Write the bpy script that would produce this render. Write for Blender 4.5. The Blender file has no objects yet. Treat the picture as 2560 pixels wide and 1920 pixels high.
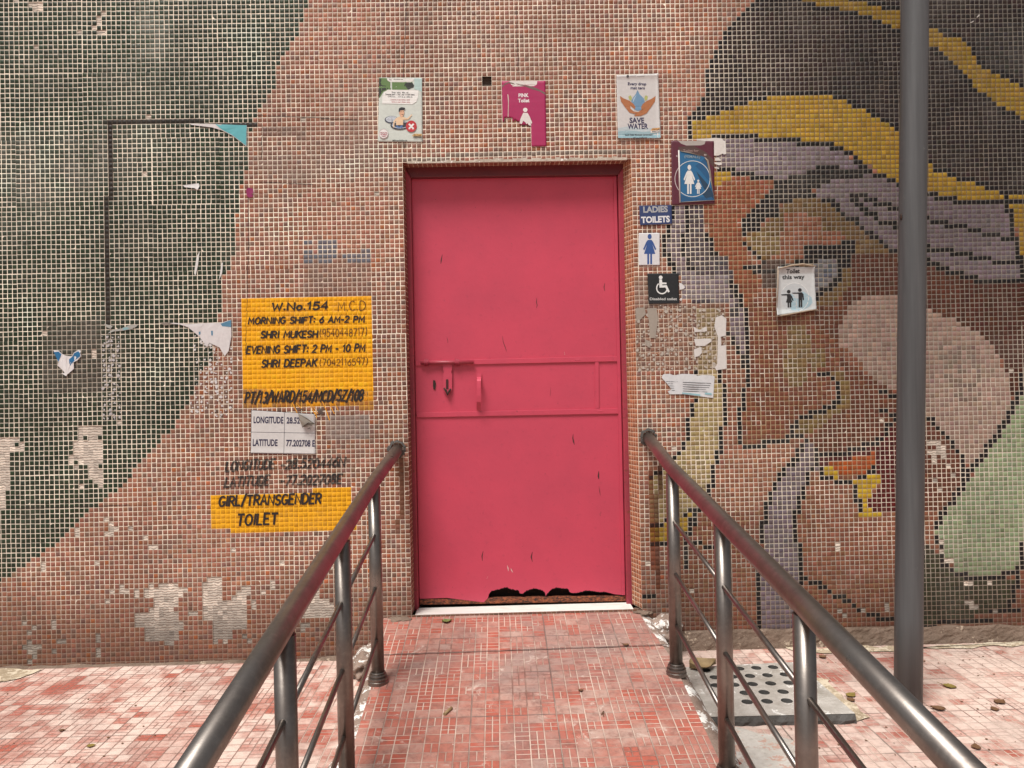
import bpy, bmesh, math, random
import numpy as np
from mathutils import Vector, Matrix, noise as mnoise

random.seed(11)
rng = np.random.default_rng(7)
R = math.radians
S = bpy.context.scene
COL = S.collection

# ------------------------------------------------------------------ camera
YAW, PITCH, ROLL = R(1.03), 0.0, R(-1.235)
DIST, FPX, ZC = 3.534, 1923.0, 1.237        # metres to the wall, focal length in photo pixels, lens height
LEAN = 0.0131                               # the wall leans back a little
fwd = Vector((math.sin(YAW), math.cos(YAW), 0.0))
rt0 = Vector((math.cos(YAW), -math.sin(YAW), 0.0))
up0 = rt0.cross(fwd)
cr, sr = math.cos(ROLL), math.sin(ROLL)
rgt = cr * rt0 + sr * up0
upv = -sr * rt0 + cr * up0
cam = bpy.data.cameras.new('camera')
cam.sensor_width = 36.0
cam.lens = 36.0 * FPX / 2560.0
cam.clip_end = 500.0
cam_ob = bpy.data.objects.new('camera', cam)
COL.objects.link(cam_ob)
m3 = Matrix((rgt, upv, -fwd)).transposed()
cam_ob.matrix_world = Matrix.Translation((0, -DIST, ZC)) @ m3.to_4x4()
S.camera = cam_ob

# ------------------------------------------------------------------ light
SUN_EL, SUN_AZ = R(62), R(-30)              # bright haze, light from upper left in front of the wall
W = bpy.data.worlds.new('World')
S.world = W
W.use_nodes = True
wt = W.node_tree
for n in list(wt.nodes): wt.nodes.remove(n)
sky = wt.nodes.new('ShaderNodeTexSky'); sky.sky_type = 'NISHITA'; sky.sun_disc = False
sky.sun_elevation = SUN_EL
sky.sun_rotation = R(180) + SUN_AZ * -1
sky.air_density = 1.0; sky.dust_density = 5.0; sky.ozone_density = 1.0
hs = wt.nodes.new('ShaderNodeHueSaturation'); hs.inputs['Saturation'].default_value = 0.22
bg = wt.nodes.new('ShaderNodeBackground'); bg.inputs['Strength'].default_value = 0.062
wo = wt.nodes.new('ShaderNodeOutputWorld')
wt.links.new(sky.outputs[0], hs.inputs['Color']); wt.links.new(hs.outputs[0], bg.inputs['Color'])
wt.links.new(bg.outputs[0], wo.inputs['Surface'])
sun = bpy.data.lights.new('sun', 'SUN'); sun.energy = 3.0; sun.angle = R(24); sun.color = (1.0, 0.965, 0.91)
sun_ob = bpy.data.objects.new('sun', sun); COL.objects.link(sun_ob)
sd = Vector((math.sin(SUN_AZ) * math.cos(SUN_EL), -math.cos(SUN_AZ) * math.cos(SUN_EL), math.sin(SUN_EL)))
sun_ob.rotation_euler = sd.to_track_quat('Z', 'Y').to_euler()
sun_ob.location = (-3, -4, 6)
S.view_settings.view_transform = 'Standard'
S.view_settings.look = 'None'
S.view_settings.exposure = 0.35
S.view_settings.gamma = 1.0

# ------------------------------------------------------------------ measuring: photo pixel -> place on the wall / ground / door
def ray(px, py):
    return fwd + rgt * ((px - 1280) / FPX) - upv * ((py - 960) / FPX)
def wpt(px, py):
    r = ray(px, py); t = DIST / (r.y - LEAN * r.z)
    return (r.x * t, r.z * t)
def gpt(px, py, z=-1.237):
    r = ray(px, py); t = z / r.z
    return (r.x * t, -DIST + r.y * t)
def dpt(px, py, Y=0.12):
    r = ray(px, py); t = (DIST + Y) / r.y
    return (r.x * t, r.z * t)
def wall(u, v, h=0.0):
    return Vector((u, LEAN * v - h, v))
def Z(ox, oy, pts, s=2.572):
    return [(ox + x / s, oy + y / s) for x, y in pts]

# ------------------------------------------------------------------ object helpers (shapes are measured from lens height, hence ZC)
def tag(o, label=None, cat=None, group=None, kind=None):
    if label: o['label'] = label
    if cat: o['category'] = cat
    if group: o['group'] = group
    if kind: o['kind'] = kind
    return o
def thing(name, loc, label, cat, group=None):
    o = bpy.data.objects.new(name, None); COL.objects.link(o)
    o.empty_display_size = 0.05
    o.location = (loc[0], loc[1], loc[2] + ZC)
    return tag(o, label, cat, group)
def world_origin(o):
    p = Vector((0, 0, 0))
    while o is not None:
        p += Vector(o.location); o = o.parent
    return p
def link_mesh(name, me, mat, parent=None, loc=None):
    for m in (mat if isinstance(mat, (list, tuple)) else [mat]): me.materials.append(m)
    o = bpy.data.objects.new(name, me); COL.objects.link(o)
    if parent is not None:
        o.parent = parent
        d = Vector((0, 0, ZC)) - world_origin(parent)
        me.transform(Matrix.Translation(d))
    else:
        if loc is None:
            n = len(me.vertices); a = np.empty(n * 3); me.vertices.foreach_get('co', a); a = a.reshape(-1, 3)
            loc = ((a[:, 0].min() + a[:, 0].max()) / 2, (a[:, 1].min() + a[:, 1].max()) / 2, a[:, 2].min())
        me.transform(Matrix.Translation(-Vector(loc)))
        o.location = (loc[0], loc[1], loc[2] + ZC)
    return o
def from_bm(name, bm, mat, parent=None, loc=None, smooth=False):
    me = bpy.data.meshes.new(name)
    bmesh.ops.recalc_face_normals(bm, faces=bm.faces) if smooth != 'keep' else None
    bm.to_mesh(me); bm.free()
    if smooth is True:
        me.polygons.foreach_set('use_smooth', [True] * len(me.polygons))
    return link_mesh(name, me, mat, parent, loc)
def box(bm, x0, x1, y0, y1, z0, z1, bev=0.0):
    vs = [bm.verts.new((x, y, z)) for x in (x0, x1) for y in (y0, y1) for z in (z0, z1)]
    fs = [bm.faces.new([vs[i] for i in f]) for f in ((0, 1, 3, 2), (4, 6, 7, 5), (0, 4, 5, 1), (2, 3, 7, 6), (0, 2, 6, 4), (1, 5, 7, 3))]
    if bev:
        es = list({e for f in fs for e in f.edges})
        bmesh.ops.bevel(bm, geom=es, offset=bev, segments=2, affect='EDGES', profile=0.6)
def hexa(bm, p, bev=0.0):
    """p: 4 bottom then 4 top corners, same winding"""
    vs = [bm.verts.new(q) for q in p]
    fs = [bm.faces.new([vs[i] for i in f]) for f in ((3, 2, 1, 0), (4, 5, 6, 7), (0, 1, 5, 4), (1, 2, 6, 5), (2, 3, 7, 6), (3, 0, 4, 7))]
    if bev:
        es = list({e for f in fs for e in f.edges})
        bmesh.ops.bevel(bm, geom=es, offset=bev, segments=2, affect='EDGES', profile=0.6)
def tube(bm, pts, rad, n=20, cap=True):
    pts = [Vector(p) for p in pts]
    rs = rad if isinstance(rad, (list, tuple)) else [rad] * len(pts)
    t0 = (pts[1] - pts[0]).normalized()
    ref = Vector((0, 0, 1)) if abs(t0.z) < 0.9 else Vector((1, 0, 0))
    a = t0.cross(ref).normalized()
    rings = []
    for i, p in enumerate(pts):
        t = (pts[min(i + 1, len(pts) - 1)] - pts[max(i - 1, 0)]).normalized()
        a = (a - t * a.dot(t)).normalized(); b = t.cross(a)
        rings.append([bm.verts.new(p + (a * math.cos(2 * math.pi * k / n) + b * math.sin(2 * math.pi * k / n)) * rs[i]) for k in range(n)])
    for i in range(len(rings) - 1):
        for k in range(n):
            f = bm.faces.new((rings[i][k], rings[i][(k + 1) % n], rings[i + 1][(k + 1) % n], rings[i + 1][k])); f.smooth = True
    if cap:
        bm.faces.new(list(reversed(rings[0]))); bm.faces.new(rings[-1])
def prism(bm, pts, y0, y1):
    """outline pts (x, z) extruded along y"""
    a = [bm.verts.new((x, y0, z)) for x, z in pts]; b = [bm.verts.new((x, y1, z)) for x, z in pts]
    bm.faces.new(a); bm.faces.new(list(reversed(b)))
    n = len(pts)
    for i in range(n):
        bm.faces.new((a[i], b[i], b[(i + 1) % n], a[(i + 1) % n]))

# ------------------------------------------------------------------ materials
def lin(c):
    c = c / 255.0
    return c / 12.92 if c <= 0.04045 else ((c + 0.055) / 1.055) ** 2.4
ALB = 0.82
def rgb(r, g, b, k=ALB):
    return (lin(r) * k, lin(g) * k, lin(b) * k, 1.0)
class N:
    def __init__(s, name):
        s.m = bpy.data.materials.new(name); s.m.use_nodes = True; s.t = s.m.node_tree
        for n in list(s.t.nodes): s.t.nodes.remove(n)
        s.out = s.t.nodes.new('ShaderNodeOutputMaterial'); s.b = s.t.nodes.new('ShaderNodeBsdfPrincipled')
        s.t.links.new(s.b.outputs[0], s.out.inputs[0])
    def set(s, sock, v):
        if hasattr(v, 'is_output') or isinstance(v, bpy.types.NodeSocket): s.t.links.new(v, sock)
        else: sock.default_value = v
    def node(s, typ, **kw):
        n = s.t.nodes.new(typ)
        for k, v in kw.items(): setattr(n, k, v)
        return n
    def pos(s, scale=(1, 1, 1), obj=False):
        c = s.node('ShaderNodeTexCoord') if obj else s.node('ShaderNodeNewGeometry')
        mp = s.node('ShaderNodeMapping'); mp.inputs['Scale'].default_value = scale
        s.t.links.new(c.outputs['Object' if obj else 'Position'], mp.inputs[0]); return mp.outputs[0]
    def noise(s, vec, scale, detail=3, rough=0.55, dist=0.0):
        n = s.node('ShaderNodeTexNoise'); n.inputs['Scale'].default_value = scale; n.inputs['Detail'].default_value = detail
        n.inputs['Roughness'].default_value = rough; n.inputs['Distortion'].default_value = dist
        s.t.links.new(vec, n.inputs['Vector']); return n.outputs['Fac']
    def white(s, vec):
        n = s.node('ShaderNodeTexWhiteNoise'); n.noise_dimensions = '3D'; s.t.links.new(vec, n.inputs['Vector']); return n.outputs['Value']
    def ramp(s, fac, a, b, lo=0.0, hi=1.0):
        n = s.node('ShaderNodeMapRange'); n.inputs[1].default_value = a; n.inputs[2].default_value = b
        n.inputs[3].default_value = lo; n.inputs[4].default_value = hi; s.set(n.inputs[0], fac); return n.outputs[0]
    def mix(s, fac, a, b, mode='MIX'):
        n = s.node('ShaderNodeMix'); n.data_type = 'RGBA'; n.blend_type = mode
        s.set(n.inputs[0], fac); s.set(n.inputs[6], a); s.set(n.inputs[7], b); return n.outputs[2]
    def math(s, op, a, b=None, c=None):
        n = s.node('ShaderNodeMath'); n.operation = op; s.set(n.inputs[0], a)
        if b is not None: s.set(n.inputs[1], b)
        if c is not None: s.set(n.inputs[2], c)
        return n.outputs[0]
    def sep(s, vec):
        n = s.node('ShaderNodeSeparateXYZ'); s.t.links.new(vec, n.inputs[0]); return n.outputs
    def comb(s, x, y, z=0.0):
        n = s.node('ShaderNodeCombineXYZ'); s.set(n.inputs[0], x); s.set(n.inputs[1], y); s.set(n.inputs[2], z); return n.outputs[0]
    def bump(s, h, strength=0.3, dist=0.01):
        n = s.node('ShaderNodeBump'); n.inputs['Strength'].default_value = strength; n.inputs['Distance'].default_value = dist
        s.set(n.inputs['Height'], h); s.t.links.new(n.outputs[0], s.b.inputs['Normal'])
    def base(s, c): s.set(s.b.inputs['Base Color'], c); return s
    def rough(s, v): s.set(s.b.inputs['Roughness'], v); return s
    def metal(s, v): s.set(s.b.inputs['Metallic'], v); return s
    def attr(s, name):
        n = s.node('ShaderNodeAttribute'); n.attribute_name = name; return n
MATS = {}
def ink(r, g, b, rough=0.55):
    k = ('ink', r, g, b)
    if k not in MATS:
        m = N('print_%d_%d_%d' % (r, g, b))
        f = m.noise(m.pos(), 90, 3)
        c = rgb(r, g, b)
        m.base(m.mix(m.ramp(f, 0.3, 0.75, 0.0, 0.28), c, (c[0] * 0.6 + 0.03, c[1] * 0.6 + 0.03, c[2] * 0.6 + 0.03, 1))).rough(rough)
        MATS[k] = m.m
    return MATS[k]

def tile_material():
    m = N('glass_mosaic_tile')
    c = m.attr('tint').outputs['Color']
    p = m.pos()
    f1 = m.noise(p, 4.0, 5, 0.6); f2 = m.noise(p, 130, 2)
    f3 = m.noise(m.pos((14, 14, 2.2)), 1.0, 4, 0.6)
    c = m.mix(m.ramp(f2, 0.25, 0.8, 0.0, 0.18), c, (0.04, 0.03, 0.025, 1))
    c = m.mix(m.ramp(f1, 0.52, 0.78, 0.0, 0.14), c, (0.27, 0.24, 0.21, 1))
    c = m.mix(m.ramp(f3, 0.6, 0.85, 0.0, 0.12), c, (0.30, 0.27, 0.24, 1))
    m.base(c)
    m.rough(m.ramp(f1, 0.3, 0.7, 0.34, 0.6))
    m.b.inputs['Specular IOR Level'].default_value = 0.22
    m.bump(m.noise(p, 260, 2), 0.25, 0.001)
    return m.m
def grout_material():
    m = N('cement_grout')
    a = m.attr('tint'); c = a.outputs['Color']; k = m.attr('bare').outputs['Fac']
    p = m.pos()
    f1 = m.noise(p, 9, 5, 0.65); f2 = m.noise(p, 150, 3)
    c = m.mix(m.ramp(f1, 0.54, 0.76, 0.0, 0.45), c, (0.30, 0.23, 0.17, 1))
    c = m.mix(m.ramp(f2, 0.52, 0.85, 0.0, 0.25), c, (0.2, 0.16, 0.13, 1))
    # the key left in the bare cement: shallow trowel lines
    q = m.sep(p)
    w = m.node('ShaderNodeTexWave'); w.wave_type = 'BANDS'; w.bands_direction = 'Z'
    w.inputs['Scale'].default_value = 27; w.inputs['Distortion'].default_value = 5.0; w.inputs['Detail'].default_value = 3; w.inputs['Detail Scale'].default_value = 2.0
    m.t.links.new(p, w.inputs['Vector'])
    line = m.math('MULTIPLY', m.ramp(w.outputs['Fac'], 0.1, 0.5, 1.0, 0.0), k)
    c = m.mix(m.math('MULTIPLY', line, 0.6), c, (0.16, 0.13, 0.11, 1))
    m.base(c).rough(0.9)
    hgt = m.math('ADD', m.math('MULTIPLY', line, -2.0), f2)
    m.bump(hgt, 0.6, 0.002)
    return m.m
M_TILE = tile_material(); M_GROUT = grout_material()

def paint_material(name, c, chips=True, rust=0.0, rough=0.42, dirt=0.25):
    m = N(name); p = m.pos()
    f1 = m.noise(p, 3.5, 6, 0.6); f2 = m.noise(p, 34, 5, 0.65); f3 = m.noise(m.pos((60, 60, 12)), 1.0, 3, 0.6)
    c1 = m.mix(m.ramp(f1, 0.35, 0.75, 0.0, dirt * 1.6), c, (c[0] * 0.62, c[1] * 0.8, c[2] * 0.8, 1))
    c1 = m.mix(m.ramp(f2, 0.58, 0.78, 0.0, dirt * 1.5), c1, (c[0] * 0.45, c[1] * 0.6, c[2] * 0.6, 1))
    if chips:
        c1 = m.mix(m.ramp(f3, 0.745, 0.775), c1, (0.055, 0.025, 0.02, 1))
        f4 = m.noise(p, 95, 2)
        c1 = m.mix(m.ramp(f4, 0.765, 0.79), c1, (0.10, 0.04, 0.035, 1))
    if rust:
        f5 = m.noise(m.pos((40, 40, 75)), 1.0, 6, 0.75)
        c1 = m.mix(m.ramp(f5, 0.62 - rust * 0.3, 0.72 - rust * 0.3), c1, m.mix(m.ramp(m.noise(m.pos((70, 70, 130)), 1.0, 5, 0.75), 0.42, 0.62), (0.035, 0.014, 0.010, 1), (0.34, 0.095, 0.035, 1)))
    m.base(c1).rough(rough)
    m.bump(m.math('ADD', m.noise(p, 22, 4), m.math('MULTIPLY', f2, 0.6)), 0.16, 0.006)
    return m.m
PINK = rgb(212, 74, 98)
M_DOOR = paint_material('pink_enamel', PINK)
M_FRAME = paint_material('pink_frame_enamel', rgb(178, 62, 78), rust=0.16, dirt=0.5)
M_RUST = paint_material('rusted_pink_steel', rgb(170, 70, 60), chips=True, rust=1.0, rough=0.85)
M_BLACKRUST = paint_material('burnt_dark_steel', (0.035, 0.02, 0.015, 1), chips=False, rust=0.1, rough=0.95)

def steel_material():
    m = N('worn_stainless_steel'); p = m.pos()
    f1 = m.noise(p, 7, 5, 0.6); f2 = m.noise(p, 60, 4, 0.65)
    c = m.mix(m.ramp(f1, 0.35, 0.7), (0.25, 0.225, 0.205, 1), (0.16, 0.135, 0.12, 1))
    c = m.mix(m.ramp(f2, 0.5, 0.8, 0.0, 0.4), c, (0.36, 0.32, 0.28, 1))
    m.base(c).metal(0.9).rough(m.ramp(f1, 0.3, 0.7, 0.27, 0.42))
    m.bump(m.noise(p, 220, 2), 0.05, 0.001)
    return m.m
M_STEEL = steel_material()
def pole_material():
    m = N('grey_painted_pole'); p = m.pos((30, 30, 1.2)); q = m.pos()
    f = m.noise(p, 1.0, 4, 0.6); g = m.noise(q, 18, 5, 0.7)
    c = m.mix(m.ramp(f, 0.3, 0.7), (0.050, 0.052, 0.054, 1), (0.088, 0.091, 0.094, 1))
    c = m.mix(m.ramp(g, 0.66, 0.8, 0.0, 0.5), c, (0.22, 0.215, 0.2, 1))
    c = m.mix(m.ramp(m.noise(q, 45, 3), 0.74, 0.78, 0.0, 0.7), c, (0.10, 0.055, 0.035, 1))
    m.base(c).rough(0.5)
    m.bump(g, 0.1, 0.004)
    return m.m
M_POLE = pole_material()

def paving_material(name, dusty, seed, light=(0.60, 0.43, 0.36, 1), dark_side=0.0, grime=1.0):
    """red cement tiles of 300 mm pressed into 50 mm squares, some of them quartered or halved"""
    m = N(name); p = m.pos(); xyz = m.sep(p); U = 0.05
    warp = m.noise(p, 3.0, 2)
    gx = m.math('DIVIDE', m.math('ADD', xyz[0], seed), U); gy = m.math('DIVIDE', m.math('ADD', xyz[1], seed * 1.7), U)
    fx = m.math('FRACT', gx); fy = m.math('FRACT', gy)
    cx = m.math('FLOOR', gx); cy = m.math('FLOOR', gy)
    r1 = m.white(m.comb(cx, cy, 1.0)); r2 = m.white(m.comb(cx, cy, 7.0))
    # cluster the quartered squares
    cl = m.noise(m.comb(m.math('MULTIPLY', cx, 0.21), m.math('MULTIPLY', cy, 0.21), 3.0), 1.0, 2)
    hv = m.ramp(m.math('ADD', r1, m.math('MULTIPLY', cl, 0.9)), 1.12, 1.13)
    hh = m.ramp(m.math('ADD', r2, m.math('MULTIPLY', cl, 0.9)), 1.14, 1.15)
    def edge(f, w):                        # groove at 0/1
        d = m.math('MINIMUM', f, m.math('SUBTRACT', 1.0, f)); return m.ramp(d, w * 0.55, w, 1.0, 0.0)
    def mid(f, w):
        d = m.math('ABSOLUTE', m.math('SUBTRACT', f, 0.5)); return m.ramp(d, w * 0.55, w, 1.0, 0.0)
    wv, wh = 0.056, 0.046
    gv = m.math('MAXIMUM', edge(fx, wv), m.math('MULTIPLY', mid(fx, wv), hv))
    gh = m.math('MAXIMUM', m.math('MULTIPLY', edge(fy, wh), 0.75), m.math('MULTIPLY', mid(fy, wh), hh))
    T = 6.0
    tx = m.math('FRACT', m.math('DIVIDE', gx, T)); ty = m.math('FRACT', m.math('DIVIDE', gy, T))
    tj = m.math('MAXIMUM', edge(tx, 0.010), edge(ty, 0.010))
    groove = m.math('MAXIMUM', gv, gh)
    tid = m.white(m.comb(m.math('FLOOR', m.math('DIVIDE', gx, T)), m.math('FLOOR', m.math('DIVIDE', gy, T)), 5.0))
    cell = m.white(m.comb(m.math('FLOOR', m.math('MULTIPLY', gx, 0.5)), cy, 2.0))
    n1 = m.noise(p, 5, 6, 0.65); n2 = m.noise(p, 45, 4, 0.65); n3 = m.noise(p, 1.4, 4, 0.6)
    quart = m.math('MULTIPLY', m.math('MAXIMUM', hv, hh), 1.0)
    red = m.mix(cell, (0.40, 0.145, 0.105, 1), (0.43, 0.20, 0.155, 1))
    red = m.mix(m.math('MULTIPLY', quart, m.ramp(r2, 0.2, 0.9, 0.2, 0.9)), red, (0.42, 0.095, 0.06, 1))
    nb = m.noise(p, 6.5, 9, 0.72, 0.4)
    k = m.math('ADD', nb, m.math('MULTIPLY', m.math('SUBTRACT', n3, 0.5), 0.5))
    k = m.math('ADD', k, m.math('MULTIPLY', m.math('SUBTRACT', cell, 0.5), 0.14))
    k = m.math('ADD', k, m.math('MULTIPLY', m.math('SUBTRACT', tid, 0.5), 0.10))
    k = m.math('SUBTRACT', m.math('ADD', k, dusty), m.math('MULTIPLY', quart, 0.10))
    dust = m.ramp(k, 0.40, 0.66, 0.0, 0.92)
    c = m.mix(dust, red, light)
    c = m.mix(m.ramp(m.noise(p, 1.9, 7, 0.7, 0.5), 0.45, 0.64, 0.0, 0.72 * grime), c, (0.225, 0.155, 0.14, 1))
    c = m.mix(m.ramp(m.noise(p, 28, 6, 0.75), 0.47, 0.68, 0.0, 0.6 * grime + 0.12), c, (0.19, 0.085, 0.065, 1))
    c = m.mix(m.ramp(m.noise(p, 13, 7, 0.75, 0.8), 0.60, 0.68, 0.0, 0.7), c, (0.62, 0.52, 0.45, 1))
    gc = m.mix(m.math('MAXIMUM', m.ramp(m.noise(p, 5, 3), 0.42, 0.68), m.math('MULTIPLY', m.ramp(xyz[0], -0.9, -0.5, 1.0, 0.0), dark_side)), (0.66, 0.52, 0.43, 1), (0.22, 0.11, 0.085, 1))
    c = m.mix(m.math('MULTIPLY', groove, m.ramp(n2, 0.2, 0.6, 0.55, 0.95)), c, gc)
    c = m.mix(m.math('MULTIPLY', tj, m.ramp(m.noise(p, 4, 3), 0.4, 0.6, 0.1, 0.75)), c, (0.12, 0.085, 0.075, 1))
    c = m.mix(m.ramp(m.noise(p, 70, 3), 0.73, 0.77, 0.0, 0.75), c, (0.75, 0.7, 0.62, 1))
    c = m.mix(m.ramp(m.noise(p, 38, 3), 0.74, 0.77, 0.0, 0.7), c, (0.13, 0.075, 0.06, 1))
    m.base(c).rough(m.ramp(n1, 0.3, 0.7, 0.6, 0.9))
    h = m.math('ADD', m.math('MULTIPLY', m.math('MAXIMUM', groove, tj), -1.0), m.math('MULTIPLY', n2, 0.5))
    m.bump(h, 0.75, 0.004)
    return m.m
M_RAMP = paving_material('red_ramp_tiles', 0.0, 10.02, (0.44, 0.30, 0.25, 1))
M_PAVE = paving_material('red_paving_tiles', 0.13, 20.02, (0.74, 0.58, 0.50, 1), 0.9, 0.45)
def cement_material(name, c, spots=0.0, spot=(0.8, 0.78, 0.74, 1), bump=0.7):
    m = N(name); p = m.pos()
    f1 = m.noise(p, 8, 6, 0.7); f2 = m.noise(p, 60, 4, 0.7)
    k = m.mix(m.ramp(f1, 0.3, 0.7), c, (c[0] * 0.55, c[1] * 0.52, c[2] * 0.48, 1))
    k = m.mix(m.ramp(f2, 0.55, 0.75, 0.0, 0.5), k, (c[0] * 0.4, c[1] * 0.37, c[2] * 0.33, 1))
    if spots:
        s1 = m.math('ADD', m.noise(p, 14, 5, 0.75), m.math('MULTIPLY', m.noise(p, 90, 2), 0.25))
        k = m.mix(m.ramp(s1, 0.80 - spots * 0.3, 0.84 - spots * 0.3), k, spot)
    m.base(k).rough(0.92)
    m.bump(m.math('ADD', f1, m.math('MULTIPLY', f2, 0.5)), bump, 0.012)
    return m.m
M_PLINTH = cement_material('dirty_cement', (0.23, 0.165, 0.125, 1), 0.25, (0.42, 0.33, 0.25, 1), 1.0)
M_WHITEWASH = cement_material('splashed_cement', (0.34, 0.25, 0.205, 1), 0.52)
M_SLAB = cement_material('drain_concrete', (0.52, 0.49, 0.45, 1), 0.35, (0.72, 0.7, 0.66, 1))
M_SLABEDGE = cement_material('dark_concrete', (0.10, 0.095, 0.09, 1))
def marble():
    m = N('white_marble'); p = m.pos((1, 3, 1)); f = m.noise(p, 6, 6, 0.7, 1.5)
    m.base(m.mix(m.ramp(f, 0.45, 0.7, 0.0, 0.45), (0.80, 0.78, 0.73, 1), (0.5, 0.46, 0.4, 1))).rough(0.4); return m.m
M_MARBLE = marble()
# ------------------------------------------------------------------ the mosaic wall: one coloured tile after another
TX, TZ = 0.022, 0.02183
U0, V0 = -0.418, 1.029                      # upper left corner of the door opening
C0, C1, R0, R1 = -122, 170, -48, 105        # tile columns and rows built
NC, NR = C1 - C0, R1 - R0
ODW, ODH = 48, 95                           # the opening, in tiles
def grid(px, py):
    u, v = wpt(px, py)
    return ((u - U0) / TX - C0, (V0 - v) / TZ - R0)
cc, rr = np.meshgrid(np.arange(NC) + 0.5, np.arange(NR) + 0.5)
tint = np.zeros((NR, NC, 3)); tint[:] = (168, 108, 84)
gro = np.zeros((NR, NC, 3)); gro[:] = (252, 240, 220)
zone = np.zeros((NR, NC), int)              # 0 brown field, 1 green field, 2 face picture, 3.. painted notices
bare = np.zeros((NR, NC), bool)
def inside(pts):
    g = [grid(*p) for p in pts]; m = np.zeros((NR, NC), bool)
    n = len(g)
    for i in range(n):
        x1, y1 = g[i]; x2, y2 = g[(i + 1) % n]
        if y1 == y2: continue
        c = (rr > min(y1, y2)) & (rr <= max(y1, y2))
        m ^= c & (cc < (rr - y1) * (x2 - x1) / (y2 - y1) + x1)
    return m
def fill(pts, c, z=None):
    m = inside(pts); tint[m] = c
    if z is not None: zone[m] = z
    return m
def rect(x0, y0, x1, y1): return inside([(x0, y0), (x1, y0), (x1, y1), (x0, y1)])
def cells(pts):
    out = []
    g = [grid(*p) for p in pts]
    for i in range(max(1, len(g) - 1)):
        x1, y1 = g[i]; x2, y2 = g[min(i + 1, len(g) - 1)]
        n = max(1, int(max(abs(x2 - x1), abs(y2 - y1)) * 2.5))
        for k in range(n + 1):
            a, b = int(x1 + (x2 - x1) * k / n), int(y1 + (y2 - y1) * k / n)
            if 0 <= a < NC and 0 <= b < NR: out.append((b, a))
    return out
BLACK = (24, 22, 24)
def line(pts, c=BLACK):
    for b, a in cells(pts): tint[b, a] = c; zone[b, a] = 2
def lines(z, ls, c=BLACK):
    for l in ls: line(z(l), c)
def smooth_field(n, seed):
    g = np.random.default_rng(seed).random((NR // n + 3, NC // n + 3))
    y = rr / n; x = cc / n; yi = y.astype(int); xi = x.astype(int); fy = y - yi; fx = x - xi
    fy = fy * fy * (3 - 2 * fy); fx = fx * fx * (3 - 2 * fx)
    return (g[yi, xi] * (1 - fx) + g[yi, xi + 1] * fx) * (1 - fy) + (g[yi + 1, xi] * (1 - fx) + g[yi + 1, xi + 1] * fx) * fy
z1 = lambda p: Z(0, 0, p)
z2 = lambda p: Z(0, 640, p)
z3 = lambda p: Z(0, 1280, p)
z4 = lambda p: Z(850, 0, p)
z7 = lambda p: Z(1700, 0, p)
z8 = lambda p: Z(1700, 640, p)
z9 = lambda p: Z(1700, 1280, p)
zm = lambda p: Z(1600, 1080, p, 2.267)
zp = lambda p: Z(1580, 500, p, 3.527)

# green field at the left
edge = z1([(2015, -140), (2000, 0), (1970, 60), (1940, 130), (1915, 220), (1880, 260), (1850, 320), (1820, 370), (1790, 430), (1760, 560), (1730, 600), (1700, 660), (1650, 730), (1615, 840), (1585, 950), (1585, 1080), (1558, 1085), (1555, 1200), (1530, 1210), (1530, 1380), (1505, 1400), (1500, 1640)]) \
    + z2([(1480, 0), (1480, 90), (1450, 110), (1420, 190), (1420, 350), (1395, 380), (1380, 640), (1290, 740), (1270, 830), (1225, 900), (1200, 960), (1165, 1000), (1130, 1070), (1100, 1130), (1040, 1160), (1010, 1230), (950, 1290), (890, 1340), (860, 1390), (800, 1450), (740, 1510), (680, 1560), (620, 1610)]) \
    + z3([(560, 0), (530, 30), (500, 70), (460, 100), (430, 150), (395, 185), (340, 230), (290, 250), (240, 290), (180, 320), (130, 360), (80, 390), (60, 425), (-700, 640)])
fill([(-700, -140)] + edge, (40, 58, 38), 1)
gm = zone == 1
f = smooth_field(9, 3)
tint[gm] = tint[gm] + (f[gm][:, None] - 0.5) * np.array([18, 12, 12])

# the face at the right
def m7(p, c): fill(z7(p), c, 2)
def m8(p, c): fill(z8(p), c, 2)
def m9(p, c): fill(z9(p), c, 2)
DK = (46, 36, 34)
YEL = (172, 134, 32)
LAV = (126, 110, 118)
OUT = [(470, -140), (470, 30), (455, 45), (430, 75), (400, 105), (370, 135), (340, 165), (310, 205), (278, 260), (250, 320), (220, 380), (190, 450), (188, 560), (160, 630), (130, 690), (100, 725), (72, 750), (72, 870)]
m7(OUT + [(72, 890), (220, 890), (1000, 900), (1420, 1180), (1600, 1250), (2900, 1300), (2900, -140)], DK)
w = (zone == 2) & (smooth_field(11, 9) > 0.55); tint[w] = (58, 42, 38)
grey = fill(z7([(1880, 230), (2400, 60), (2900, 60), (2900, 900), (2212, 570), (2000, 440), (1900, 330)]), (56, 52, 50), 2)
m7([(780, -140), (780, 15), (870, 50), (1020, 80), (1140, 105), (1230, 115), (1360, 195), (1430, 205), (1600, 315), (1660, 320), (1770, 430), (1850, 520), (1915, 610), (2000, 645), (2090, 705), (2150, 735), (2212, 765), (2900, 1130), (2900, 900), (2212, 585), (2160, 520), (2080, 490), (1960, 430), (1900, 370), (1875, 310), (1815, 255), (1690, 225), (1600, 165), (1430, 75), (1330, 48), (1240, 20), (1145, 0), (900, -140)], YEL)
# face ground: brown tones
m7([(225, 1110), (2130, 1310), (2900, 1310), (2900, 4200), (-40, 4200), (-40, 3300), (60, 2300), (240, 1700)], (150, 90, 66))
m7([(160, 1110), (620, 1150), (620, 1250), (430, 1500), (440, 1646), (480, 1760), (520, 1800), (440, 1990), (330, 1800), (215, 1700), (160, 1400)], (152, 80, 52))
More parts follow.
